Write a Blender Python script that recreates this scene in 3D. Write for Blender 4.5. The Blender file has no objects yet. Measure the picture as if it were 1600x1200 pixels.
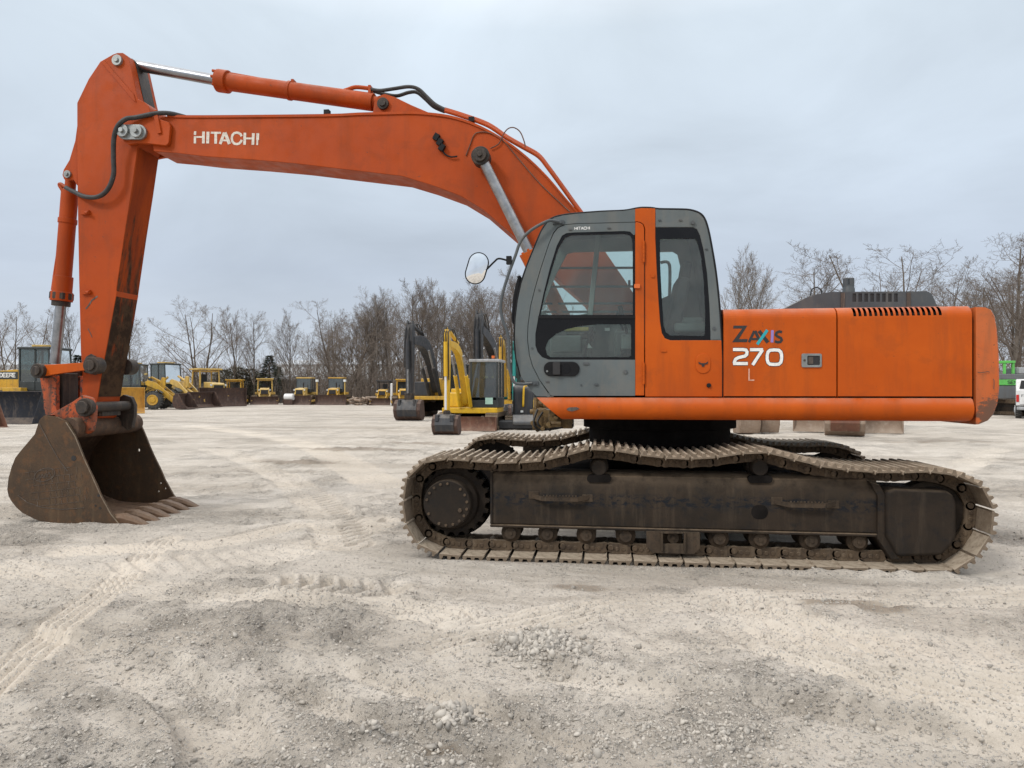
import bpy, bmesh, math, random
import numpy as np
from mathutils import Vector, Matrix
from mathutils.geometry import tessellate_polygon
R = math.radians
random.seed(7)
scene = bpy.context.scene
col = scene.collection

# ------------------------------------------------------------------ camera
F, CX, CY, CH = 1080.0, 800.0, 608.0, 1.5
YAW = R(7.28)
SA, CA = -math.sin(YAW), math.cos(YAW)
cam_d = bpy.data.cameras.new("camera")
cam = bpy.data.objects.new("camera", cam_d)
col.objects.link(cam)
cam.location = (0, 0, CH)
cam.rotation_euler = (R(90), 0, YAW)
cam_d.sensor_width = 36.0
cam_d.lens = 36.0 * F / 1600.0
cam_d.shift_y = 8.0 / 1600.0
cam_d.clip_end = 3000
scene.camera = cam

def at(px, py, Y):
    """point of the plane y = Y seen at a photo pixel -> (x, z)"""
    u = (px - CX) / F; v = (CY - py) / F
    t = Y / (CA - u * SA)
    return (t * (SA + u * CA), CH + t * v)
def at3(px, py, Y):
    x, z = at(px, py, Y)
    return Vector((x, Y, z))
def spot(px, t, z=0.0):
    """ground point at photo column px and distance t along the view axis"""
    u = (px - CX) / F
    return Vector((t * (SA + u * CA), t * (CA - u * SA), z))
def gnd(px, py):
    return spot(px, CH * F / (py - CY))
def hgt(py, t):
    return CH + (CY - py) / F * t

# ------------------------------------------------------------------ mesh builder
class MB:
    def __init__(s):
        s.v = []; s.f = []; s.m = []; s.mi = 0
    def add(s, vs, fs):
        o = len(s.v)
        s.v.extend([tuple(p) for p in vs])
        s.f.extend([tuple(i + o for i in f) for f in fs])
        s.m.extend([s.mi] * len(fs))
        return s
    def box(s, c, d, rot=None):
        hx, hy, hz = d[0] / 2, d[1] / 2, d[2] / 2
        p = [Vector((x, y, z)) for x in (-hx, hx) for y in (-hy, hy) for z in (-hz, hz)]
        if rot is not None:
            p = [rot @ q for q in p]
        c = Vector(c)
        return s.add([q + c for q in p], [(0, 1, 3, 2), (4, 6, 7, 5), (0, 4, 5, 1), (2, 3, 7, 6), (0, 2, 6, 4), (1, 5, 7, 3)])
    def bx(s, x0, x1, y0, y1, z0, z1):
        return s.box(((x0 + x1) / 2, (y0 + y1) / 2, (z0 + z1) / 2), (x1 - x0, y1 - y0, z1 - z0))
    def bar(s, a, b, w, h):
        a, b = Vector(a), Vector(b); d = b - a; L = d.length
        q = d.to_track_quat('X', 'Z').to_matrix()
        return s.box((a + b) / 2, (L, w, h), q)
    def prism(s, poly, y0, y1, axis='y', holes=(), shift=(0, 0)):
        """poly of (x, z) (axis y), (y, z) (axis x) or (x, y) (axis z) extruded y0..y1"""
        def P(p, w, k):
            a, b = p[0] + shift[0] * k, p[1] + shift[1] * k
            return (a, w, b) if axis == 'y' else ((w, a, b) if axis == 'x' else (a, b, w))
        loops = [list(poly)] + [list(h) for h in holes]
        vs = []; fs = []; starts = []
        n = sum(len(l) for l in loops)
        for l in loops:
            starts.append(len(vs)); vs += [P(p, y0, 0) for p in l]
        vs += [P(p, y1, 1) for l in loops for p in l]
        for l, st in zip(loops, starts):
            k = len(l)
            for i in range(k):
                a, b = st + i, st + (i + 1) % k
                fs.append((a, b, b + n, a + n))
        if holes:
            tris = tessellate_polygon([[Vector((p[0], p[1], 0)) for p in l] for l in loops])
            for t in tris:
                fs.append(tuple(t)); fs.append(tuple(i + n for i in reversed(t)))
        else:
            fs.append(tuple(range(n - 1, -1, -1))); fs.append(tuple(range(n, 2 * n)))
        return s.add(vs, fs)
    def tube(s, path, r, n=8, cap=True):
        path = [Vector(p) for p in path]
        rs = r if isinstance(r, (list, tuple)) else [r] * len(path)
        vs = []; fs = []
        ref = None
        for i, p in enumerate(path):
            d = (path[min(i + 1, len(path) - 1)] - path[max(i - 1, 0)])
            if d.length < 1e-9: d = Vector((0, 0, 1))
            d.normalize()
            if ref is None:
                ref = Vector((0, 0, 1)) if abs(d.z) < 0.9 else Vector((1, 0, 0))
            a = ref - d * ref.dot(d)
            if a.length < 1e-6: a = d.orthogonal()
            a.normalize(); ref = a; b = d.cross(a)
            for k in range(n):
                t = 2 * math.pi * k / n
                vs.append(p + (a * math.cos(t) + b * math.sin(t)) * rs[i])
        for i in range(len(path) - 1):
            for k in range(n):
                k2 = (k + 1) % n
                fs.append((i * n + k, i * n + k2, (i + 1) * n + k2, (i + 1) * n + k))
        if cap:
            fs.append(tuple(range(n - 1, -1, -1)))
            m = (len(path) - 1) * n
            fs.append(tuple(range(m, m + n)))
        return s.add(vs, fs)
    def cyl(s, a, b, r, n=20, r2=None):
        return s.tube([a, b], [r, r if r2 is None else r2], n)
    def disc(s, c, r, y0, y1, n=28):
        """cylinder along y, centre (x, z)"""
        return s.cyl((c[0], y0, c[1]), (c[0], y1, c[1]), r, n)
    def lathe(s, prof, c, axis='y', n=32):
        """prof of (offset along axis, radius)"""
        c = Vector(c)
        ax = {'x': Vector((1, 0, 0)), 'y': Vector((0, 1, 0)), 'z': Vector((0, 0, 1))}[axis]
        e1 = {'x': Vector((0, 1, 0)), 'y': Vector((1, 0, 0)), 'z': Vector((1, 0, 0))}[axis]
        e2 = ax.cross(e1)
        vs = []; fs = []
        for (o, r) in prof:
            for k in range(n):
                t = 2 * math.pi * k / n
                vs.append(c + ax * o + (e1 * math.cos(t) + e2 * math.sin(t)) * r)
        for i in range(len(prof) - 1):
            for k in range(n):
                k2 = (k + 1) % n
                fs.append((i * n + k, i * n + k2, (i + 1) * n + k2, (i + 1) * n + k))
        fs.append(tuple(range(n - 1, -1, -1)))
        m = (len(prof) - 1) * n
        fs.append(tuple(range(m, m + n)))
        return s.add(vs, fs)
    def strip(s, rows):
        """grid surface through rows of equal-length point lists"""
        n = len(rows[0]); vs = [p for r in rows for p in r]
        fs = [(i * n + k, i * n + k + 1, (i + 1) * n + k + 1, (i + 1) * n + k) for i in range(len(rows) - 1) for k in range(n - 1)]
        return s.add(vs, fs)
    def build(s, name, mat, parent=None, bevel=0.0, seg=2, ang=38, smooth=True, recalc=True):
        me = bpy.data.meshes.new(name)
        me.from_pydata(s.v, [], s.f)
        if recalc:
            bm = bmesh.new(); bm.from_mesh(me)
            bmesh.ops.recalc_face_normals(bm, faces=bm.faces)
            bm.to_mesh(me); bm.free()
        for m in (mat if isinstance(mat, (list, tuple)) else [mat]):
            me.materials.append(m)
        if isinstance(mat, (list, tuple)):
            me.polygons.foreach_set('material_index', s.m)
        if smooth:
            me.polygons.foreach_set('use_smooth', [True] * len(me.polygons))
            me.set_sharp_from_angle(angle=R(ang))
        me.update()
        o = bpy.data.objects.new(name, me)
        col.objects.link(o)
        if bevel:
            b = o.modifiers.new("bevel", 'BEVEL')
            b.width = bevel; b.segments = seg; b.limit_method = 'ANGLE'; b.angle_limit = R(32)
            b.harden_normals = True
        if parent is not None:
            o.parent = parent
            if parent.get('_origin') is not None:
                o.matrix_parent_inverse = Matrix.Translation(-Vector(parent['_origin']))
        return o

def arc(c, r, a0, a1, n=8):
    return [(c[0] + r * math.cos(R(a0 + (a1 - a0) * i / n)), c[1] + r * math.sin(R(a0 + (a1 - a0) * i / n))) for i in range(n + 1)]
def rrect(x0, x1, z0, z1, r, n=5):
    return (arc((x1 - r, z1 - r), r, 0, 90, n) + arc((x0 + r, z1 - r), r, 90, 180, n)
            + arc((x0 + r, z0 + r), r, 180, 270, n) + arc((x1 - r, z0 + r), r, 270, 360, n))
def smooth_path(pts, n=6):
    """Catmull-Rom through points (any dimension)"""
    P = [Vector(p) for p in pts]
    out = []
    for i in range(len(P) - 1):
        p0 = P[max(i - 1, 0)]; p1 = P[i]; p2 = P[i + 1]; p3 = P[min(i + 2, len(P) - 1)]
        for k in range(n):
            t = k / n
            out.append(0.5 * ((2 * p1) + (p2 - p0) * t + (2 * p0 - 5 * p1 + 4 * p2 - p3) * t * t + (3 * p1 - p0 - 3 * p2 + p3) * t ** 3))
    out.append(P[-1])
    return out
def thing(name, label, cat, loc=(0, 0, 0), rz=0.0, group=None, world_parts=False):
    o = bpy.data.objects.new(name, None)
    col.objects.link(o)
    o.empty_display_size = 0.3
    o.location = loc; o.rotation_euler = (0, 0, rz)
    tag(o, label, cat, group)
    if world_parts: o['_origin'] = list(loc)
    return o
def tag(o, label=None, cat=None, group=None, kind=None):
    if label: o['label'] = label
    if cat: o['category'] = cat
    if group: o['group'] = group
    if kind: o['kind'] = kind
    return o
def copy_tree(o, parent=None):
    c = o.copy(); col.objects.link(c)
    if parent is not None: c.parent = parent
    for ch in list(o.children): copy_tree(ch, c)
    return c

# ------------------------------------------------------------------ materials
class NT:
    def __init__(s, name):
        s.mat = bpy.data.materials.new(name); s.mat.use_nodes = True
        s.t = s.mat.node_tree; s.t.nodes.clear()
        s.out = s.n('ShaderNodeOutputMaterial')
        s.tc = s.n('ShaderNodeTexCoord')
    def n(s, typ, **kw):
        nd = s.t.nodes.new(typ)
        for k, v in kw.items(): setattr(nd, k, v)
        return nd
    def l(s, a, b): s.t.links.new(a, b)
    def noise(s, scale, detail=4, rough=0.6, stretch=None, dist=0.0, coord='Object'):
        src = s.tc.outputs[coord]
        if stretch:
            mp = s.n('ShaderNodeMapping'); mp.inputs['Scale'].default_value = stretch
            s.l(src, mp.inputs['Vector']); src = mp.outputs[0]
        nd = s.n('ShaderNodeTexNoise'); nd.inputs['Scale'].default_value = scale
        nd.inputs['Detail'].default_value = detail; nd.inputs['Roughness'].default_value = rough
        nd.inputs['Distortion'].default_value = dist
        s.l(src, nd.inputs['Vector'])
        return nd.outputs['Fac']
    def ramp(s, fac, a, b, va=0.0, vb=1.0):
        nd = s.n('ShaderNodeMapRange'); nd.interpolation_type = 'SMOOTHSTEP'
        nd.inputs['From Min'].default_value = a; nd.inputs['From Max'].default_value = b
        nd.inputs['To Min'].default_value = va; nd.inputs['To Max'].default_value = vb
        s.l(fac, nd.inputs['Value'])
        return nd.outputs[0]
    def mix(s, fac, a, b):
        nd = s.n('ShaderNodeMix'); nd.data_type = 'RGBA'
        for inp, v in ((nd.inputs[0], fac), (nd.inputs[6], a), (nd.inputs[7], b)):
            if hasattr(v, 'is_linked'): s.l(v, inp)
            elif isinstance(v, (int, float)): inp.default_value = v
            else: inp.default_value = (v[0], v[1], v[2], 1)
        return nd.outputs[2]
    def math(s, op, a, b=0.0):
        nd = s.n('ShaderNodeMath'); nd.operation = op
        for inp, v in ((nd.inputs[0], a), (nd.inputs[1], b)):
            if hasattr(v, 'is_linked'): s.l(v, inp)
            else: inp.default_value = v
        return nd.outputs[0]
    def upness(s, a=0.55, b=0.95):
        g = s.n('ShaderNodeNewGeometry'); sp = s.n('ShaderNodeSeparateXYZ')
        s.l(g.outputs['Normal'], sp.inputs[0])
        return s.ramp(sp.outputs['Z'], a, b)
    def principled(s, colr, rough=0.5, metal=0.0, bump=None, bstr=0.3, bdist=0.01, spec=0.5):
        p = s.n('ShaderNodeBsdfPrincipled')
        for inp, v in ((p.inputs['Base Color'], colr), (p.inputs['Roughness'], rough), (p.inputs['Metallic'], metal)):
            if hasattr(v, 'is_linked'): s.l(v, inp)
            elif isinstance(v, (int, float)): inp.default_value = v
            else: inp.default_value = (v[0], v[1], v[2], 1)
        p.inputs['Specular IOR Level'].default_value = spec
        if bump is not None:
            b = s.n('ShaderNodeBump'); b.inputs['Strength'].default_value = bstr; b.inputs['Distance'].default_value = bdist
            s.l(bump, b.inputs['Height']); s.l(b.outputs[0], p.inputs['Normal'])
        s.l(p.outputs[0], s.out.inputs['Surface'])
        return s.mat

def painted(name, c1, c2, rough=0.5, dirt=(0.10, 0.075, 0.055), dirt_amt=0.35, chips=0.5, chip_col=(0.07, 0.045, 0.03),
            chip_at=0.645, dust=0.35, dust_col=(0.36, 0.32, 0.27), big=1.1, streak=1.0, spec=0.4, dent=0.0):
    m = NT(name)
    c = m.mix(m.ramp(m.noise(big, 5, 0.6, dist=0.4), 0.32, 0.68), c1, c2)
    st = m.noise(1.0, 5, 0.65, stretch=(7 * streak, 7 * streak, 0.9))
    c = m.mix(m.math('MULTIPLY', m.ramp(st, 0.45, 0.68), dirt_amt), c, dirt)
    bl = m.noise(3.2, 6, 0.7, dist=0.6)
    c = m.mix(m.math('MULTIPLY', m.ramp(bl, 0.52, 0.66), dirt_amt * 0.8), c, dirt)
    if chips:
        ch = m.noise(17.0, 6, 0.72, dist=0.3)
        c = m.mix(m.math('MULTIPLY', m.ramp(ch, chip_at, chip_at + 0.03), chips), c, chip_col)
    if dust:
        c = m.mix(m.math('MULTIPLY', m.math('MULTIPLY', m.upness(0.25, 0.95), dust), m.ramp(m.noise(5, 4), 0.25, 0.7)), c, dust_col)
    rg = m.ramp(m.noise(6, 4), 0.3, 0.7, rough - 0.08, rough + 0.14)
    bmp_ = m.noise(40, 3)
    if dent: bmp_ = m.math('ADD', m.math('MULTIPLY', bmp_, .06), m.math('MULTIPLY', m.noise(2.2, 2), 1.6 * dent))
    return m.principled(c, rg, bump=bmp_, bstr=0.35 if dent else 0.05, bdist=0.012 if dent else 0.002, spec=spec)

def rusty(name, c1, c2, c3, dust=0.8, dust_col=(0.38, 0.335, 0.28), rough=0.75, scale=1.0, up=(0.3, 0.9), spec=0.3, metal=0.0, streak_amt=0.45):
    m = NT(name)
    c = m.mix(m.ramp(m.noise(2.2 * scale, 6, 0.65, dist=0.4), 0.35, 0.65), c1, c2)
    c = m.mix(m.math('MULTIPLY', m.ramp(m.noise(9 * scale, 6, 0.7), 0.48, 0.7), 0.75), c, c3)
    st = m.noise(1.0, 5, 0.65, stretch=(9 * scale, 9 * scale, 1.1))
    c = m.mix(m.math('MULTIPLY', m.ramp(st, 0.5, 0.75), streak_amt), c, dust_col)
    if dust:
        c = m.mix(m.math('MULTIPLY', m.math('MULTIPLY', m.upness(*up), dust), m.ramp(m.noise(7 * scale, 5, 0.7), 0.22, 0.62)), c, dust_col)
    return m.principled(c, rough, metal, bump=m.noise(30 * scale, 6, 0.75), bstr=0.35, bdist=0.006, spec=spec)

def plain(name, c, rough=0.5, metal=0.0, var=0.15, scale=4.0, spec=0.5, bump=0.0):
    m = NT(name)
    d = tuple(max(0.0, x * (1 - var)) for x in c); e = tuple(min(1.0, x * (1 + var)) for x in c)
    cc = m.mix(m.ramp(m.noise(scale, 5, 0.65), 0.3, 0.7), d, e)
    return m.principled(cc, rough, metal, spec=spec, bump=m.noise(scale * 8, 4) if bump else None, bstr=bump)

def glassy(name, tint, refl=1.0, rough=0.01, film=0.0):
    m = NT(name)
    tr = m.n('ShaderNodeBsdfTransparent'); tr.inputs[0].default_value = (*tint, 1)
    gl = m.n('ShaderNodeBsdfGlossy'); gl.inputs['Roughness'].default_value = rough
    gl.inputs[0].default_value = (0.9, 0.95, 0.95, 1)
    fr = m.n('ShaderNodeFresnel'); fr.inputs[0].default_value = 1.5
    mx = m.n('ShaderNodeMixShader')
    m.l(m.math('MULTIPLY', fr.outputs[0], refl), mx.inputs[0]); m.l(tr.outputs[0], mx.inputs[1]); m.l(gl.outputs[0], mx.inputs[2])
    last = mx.outputs[0]
    if film:
        df = m.n('ShaderNodeBsdfDiffuse'); df.inputs[0].default_value = (0.48, 0.46, 0.43, 1)
        m2 = m.n('ShaderNodeMixShader'); m.l(m.ramp(m.noise(5, 5, .7), .25, .75, film * .6, film * 1.3), m2.inputs[0]); m.l(last, m2.inputs[1]); m.l(df.outputs[0], m2.inputs[2]); last = m2.outputs[0]
    m.l(last, m.out.inputs['Surface'])
    return m.mat

M = {}
M['orange'] = painted('orange_house_paint', (0.520, 0.092, 0.004), (0.445, 0.072, 0.003), rough=0.5, dirt=(0.30, 0.060, 0.010), dirt_amt=0.42, chips=0.5, chip_at=0.675, dust=0.30, spec=0.22, dent=1.0)
M['orange_boom'] = painted('orange_boom_paint', (0.420, 0.062, 0.005), (0.345, 0.048, 0.004), rough=0.52, dirt=(0.24, 0.045, 0.010), dirt_amt=0.42, chips=0.6, chip_at=0.655, dust=0.30, big=0.8, spec=0.22, dent=1.0)
M['orange_worn'] = painted('orange_worn_paint', (0.50, 0.09, 0.02), (0.42, 0.075, 0.018), rough=0.5, dirt=(0.12, 0.05, 0.03), dirt_amt=0.85, chips=0.92, chip_at=0.525, dust=0.4, chip_col=(0.060, 0.036, 0.025))
M['grey_cab'] = painted('grey_cab_paint', (0.122, 0.142, 0.145), (0.092, 0.108, 0.111), rough=0.5, spec=0.3, dirt=(0.17, 0.16, 0.14), dirt_amt=0.38, chips=0.35, chip_at=0.68, dust=0.35)
M['grey_hood'] = painted('grey_hood_paint', (0.075, 0.085, 0.092), (0.055, 0.063, 0.070), rough=0.55, dirt=(0.15, 0.14, 0.12), dirt_amt=0.35, chips=0.3, dust=0.4)
def scuff_band(mat):
    m = NT.__new__(NT); m.mat = mat; m.t = mat.node_tree; m.tc = [n for n in m.t.nodes if n.type == 'TEX_COORD'][0]
    p = [n for n in m.t.nodes if n.type == 'BSDF_PRINCIPLED'][0]; src = p.inputs['Base Color'].links[0].from_socket
    s = m.n('ShaderNodeSeparateXYZ'); m.l(m.tc.outputs['Object'], s.inputs[0])
    band = m.math('MULTIPLY', m.ramp(s.outputs['Z'], .44, .50), m.ramp(s.outputs['Z'], .60, .55))
    k = m.math('MULTIPLY', band, m.ramp(m.noise(21, 7, .75, stretch=(.6, 1, 1.1), dist=.5), .46, .58))
    m.l(m.mix(k, src, (.010, .0115, .015)), p.inputs['Base Color'])
    top = m.math('MULTIPLY', m.ramp(s.outputs['Z'], .56, .62), m.ramp(m.noise(6, 5, .7), .35, .6, .2, .8))
M['frame'] = rusty('track_frame_steel', (0.022, 0.0165, 0.012), (0.036, 0.025, 0.017), (0.014, 0.0135, 0.0135), dust=0.95, dust_col=(0.165, 0.120, 0.080), streak_amt=0.22, spec=.2, up=(.05, .6))
scuff_band(M['frame'])
M['roller'] = rusty('roller_steel', (0.045, 0.032, 0.022), (0.07, 0.048, 0.031), (0.022, 0.018, 0.015), dust=0.5, dust_col=(0.13, 0.10, 0.068), scale=3, spec=.25)
M['cover'] = rusty('idler_cover_steel', (0.020, 0.0155, 0.012), (0.031, 0.022, 0.0155), (0.015, 0.0135, 0.0135), dust=0.7, dust_col=(0.11, 0.082, 0.057), streak_amt=0.25, spec=.2)
M['shoe'] = rusty('track_shoe_steel', (0.16, 0.118, 0.082), (0.26, 0.205, 0.15), (0.085, 0.064, 0.048), dust=1.0, dust_col=(0.43, 0.355, 0.27), up=(0.05, 0.6), scale=2.0)
M['chain'] = rusty('track_chain_steel', (0.070, 0.048, 0.031), (0.11, 0.075, 0.046), (0.036, 0.026, 0.020), dust=0.8, dust_col=(0.23, 0.175, 0.12), scale=2.5)
M['bucket'] = rusty('bucket_steel', (0.082, 0.049, 0.027), (0.056, 0.036, 0.022), (0.125, 0.060, 0.026), dust=0.6, dust_col=(0.175, 0.122, 0.068), scale=1.2, streak_amt=0.25)
M['bucket_in'] = rusty('bucket_inner_steel', (0.085, 0.050, 0.031), (0.060, 0.038, 0.027), (0.13, 0.066, 0.036), dust=0.75, dust_col=(0.20, 0.13, 0.085), scale=1.5)
M['tooth'] = rusty('tooth_steel', (0.125, 0.070, 0.040), (0.095, 0.055, 0.033), (0.17, 0.105, 0.062), dust=0.4, dust_col=(0.22, 0.15, 0.095), scale=3, rough=0.55)
M['weld'] = rusty('weld_steel', (0.085, 0.07, 0.06), (0.07, 0.055, 0.045), (0.12, 0.09, 0.07), dust=0.3, scale=3, rough=0.6)
M['black'] = plain('black_steel', (0.018, 0.018, 0.019), 0.45, var=0.4)
M['grease'] = rusty('greasy_pin_steel', (0.030, 0.025, 0.022), (0.055, 0.040, 0.030), (0.018, 0.016, 0.015), dust=0.3, dust_col=(0.16, 0.12, 0.09), scale=3, rough=0.55)
M['under'] = plain('dark_underside', (0.015, 0.013, 0.012), 0.85, var=0.4, spec=0.05)
M['rubber'] = plain('black_rubber', (0.010, 0.010, 0.011), 0.6, var=0.3, spec=0.2)
M['hose'] = plain('rubber_hose', (0.030, 0.028, 0.027), 0.6, var=0.4, scale=9)
M['chrome'] = plain('chrome_rod', (0.30, 0.31, 0.33), 0.34, 1.0, var=0.12, scale=6)
M['chrome_dull'] = plain('dull_chrome_rod', (0.30, 0.30, 0.305), 0.35, 0.9, var=0.25, scale=8)
M['steel'] = plain('bare_steel', (0.30, 0.31, 0.30), 0.45, 0.7, var=0.2, scale=12)
M['brass'] = rusty('brass_fittings', (0.24, 0.155, 0.06), (0.16, 0.10, 0.045), (0.06, 0.045, 0.03), dust=0.3, dust_col=(0.3, 0.26, 0.2), scale=6, rough=0.5)
M['white'] = plain('white_decal', (0.78, 0.77, 0.74), 0.5, var=0.10, scale=30)
M['cream'] = plain('cream_decal', (0.60, 0.55, 0.47), 0.55, var=0.22, scale=40)
M['pinkish'] = plain('faded_decal', (0.62, 0.34, 0.24), 0.55, var=0.2, scale=60)
M['ink'] = plain('black_decal', (0.022, 0.020, 0.020), 0.45, var=0.2)
M['teal_ink'] = plain('teal_decal', (0.02, 0.34, 0.38), 0.45, var=0.1)
M['violet_ink'] = plain('violet_decal', (0.28, 0.20, 0.50), 0.45, var=0.1)
M['mirror'] = plain('mirror_glass', (0.92, 0.93, 0.94), 0.02, 1.0, var=0.0)
M['glass'] = glassy('cab_glass', (0.88, 0.945, 0.925), 0.9, film=0.07)  # film: dust on the panes, plus a milky sky reflection put in as diffuse colour
M['glass_far'] = glassy('cab_glass_clear', (0.88, 0.95, 0.94), 0.5, film=0.03)
M['frit'] = plain('black_glass_border', (0.006, 0.006, 0.007), 0.25, var=0.2, spec=0.25)
M['interior'] = plain('cab_interior_plastic', (0.13, 0.15, 0.145), 0.7, var=0.2)
M['interior_light'] = plain('cab_interior_post', (0.24, 0.27, 0.26), 0.6, var=0.15)
M['seat'] = plain('seat_fabric', (0.05, 0.055, 0.06), 0.9, var=0.3, scale=20, bump=0.3)
M['paper'] = plain('paper', (0.7, 0.72, 0.70), 0.8, var=0.05)
M['box_yellow'] = plain('dull_yellow_box', (.45, .36, .06), .6)
M['orange_lug'] = plain('orange_plastic', (0.62, 0.13, 0.02), 0.45)
# background machines
M['yellow'] = painted('yellow_machine_paint', (0.62, 0.36, 0.035), (0.52, 0.29, 0.03), rough=0.45, dirt=(0.24, 0.16, 0.06), dirt_amt=0.5, chips=0.6, chip_at=0.60, dust=0.4, big=0.9)
M['yellow_bright'] = painted('bright_yellow_paint', (0.72, 0.44, 0.02), (0.64, 0.37, 0.018), rough=0.4, dirt=(0.30, 0.18, 0.04), dirt_amt=0.35, chips=0.4, dust=0.3)
M['yellow_pale'] = painted('pale_yellow_paint', (0.66, 0.45, 0.13), (0.58, 0.37, 0.09), rough=0.5, dirt=(0.28, 0.19, 0.08), dirt_amt=0.5, chips=0.5, dust=0.5)
M['yellow_tan'] = painted('tan_yellow_bucket_paint', (0.60, 0.34, 0.06), (0.50, 0.27, 0.045), rough=0.5, dirt=(0.33, 0.19, 0.06), dirt_amt=0.6, chips=0.2, dust=0.3)
M['rust'] = rusty('rusty_blade_steel', (0.075, 0.045, 0.036), (0.055, 0.036, 0.031), (0.13, 0.07, 0.045), dust=0.5, dust_col=(0.22, 0.16, 0.125), scale=0.8)
M['rust_red'] = rusty('red_brown_blade_steel', (0.16, 0.07, 0.045), (0.11, 0.055, 0.038), (0.20, 0.11, 0.07), dust=0.5, dust_col=(0.27, 0.2, 0.15), scale=0.8)
M['rust_tan'] = rusty('tan_worn_steel', (0.26, 0.19, 0.14), (0.20, 0.14, 0.10), (0.32, 0.25, 0.20), dust=0.5, dust_col=(0.36, 0.31, 0.25), scale=0.8)
M['navy'] = rusty('dark_bucket_steel', (0.024, 0.027, 0.036), (0.018, 0.020, 0.027), (0.055, 0.045, 0.038), dust=0.8, dust_col=(0.18, 0.14, 0.11), scale=0.6)
M['dark_arm'] = painted('black_arm_paint', (0.035, 0.038, 0.044), (0.028, 0.030, 0.035), rough=0.5, dirt=(0.10, 0.08, 0.065), dirt_amt=0.4, chips=0.4, dust=0.3)
M['dark_cab'] = plain('dark_cab_paint', (0.030, 0.036, 0.036), 0.45, var=0.25)
M['green_glass'] = glassy('machine_glass', (0.26, 0.36, 0.36), 2.6, 0.03, film=0.08)
M['tyre'] = rusty('dusty_tyre_rubber', (0.045, 0.045, 0.045), (0.07, 0.068, 0.064), (0.03, 0.03, 0.03), dust=0.7, dust_col=(0.27, 0.245, 0.21), scale=2, rough=0.85)
M['teal'] = painted('teal_machine_paint', (0.03, 0.33, 0.30), (0.025, 0.27, 0.25), rough=0.45, dirt_amt=0.3, chips=0.3)
M['green'] = painted('green_machine_paint', (0.13, 0.52, 0.10), (0.11, 0.45, 0.09), rough=0.4, dirt_amt=0.2, chips=0.2)
M['mid_grey'] = painted('grey_machine_paint', (0.15, 0.155, 0.16), (0.12, 0.125, 0.13), rough=0.5, dirt_amt=0.3, chips=0.3)
M['light_grey'] = painted('light_grey_machine_paint', (0.36, 0.37, 0.38), (0.30, 0.31, 0.32), rough=0.5, dirt_amt=0.3, chips=0.3)
M['white_paint'] = painted('white_car_paint', (0.70, 0.70, 0.70), (0.64, 0.64, 0.64), rough=0.3, dirt=(0.4, 0.37, 0.33), dirt_amt=0.3, chips=0.0, dust=0.3)
M['red_lamp'] = plain('red_lens', (0.45, 0.02, 0.015), 0.2)

# ------------------------------------------------------------------ strokes and lettering
def stroke(mb, pts, w, Y, proud=0.002, closed=False, tr=None):
    """flat ribbon of pixel width w along pixel points, a thin sheet standing on the plane y = Y"""
    P = [Vector((p[0], p[1])) for p in pts]
    n = len(P); L = []; Rr = []
    for i in range(n):
        if closed: a, b = P[(i - 1) % n], P[(i + 1) % n]
        else: a, b = P[max(i - 1, 0)], P[min(i + 1, n - 1)]
        if 0 < i < n - 1 or closed:
            d1 = (P[i] - P[(i - 1) % n]).normalized(); d2 = (P[(i + 1) % n] - P[i]).normalized()
            nn = Vector((-(d1 + d2).y, (d1 + d2).x)).normalized()
            k = 1 / max(0.55, nn.dot(Vector((-d1.y, d1.x))))
        else:
            d = (b - a).normalized(); nn = Vector((-d.y, d.x)); k = 1
        L.append(P[i] + nn * w / 2 * k); Rr.append(P[i] - nn * w / 2 * k)
    seq = list(range(n)) + ([0] if closed else [])
    y = Y - proud
    f = tr or (lambda q: at3(q.x, q.y, y))
    for i in range(len(seq) - 1):
        a, b = seq[i], seq[i + 1]
        mb.add([f(L[a]), f(L[b]), f(Rr[b]), f(Rr[a])], [(0, 1, 2, 3)])
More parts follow.
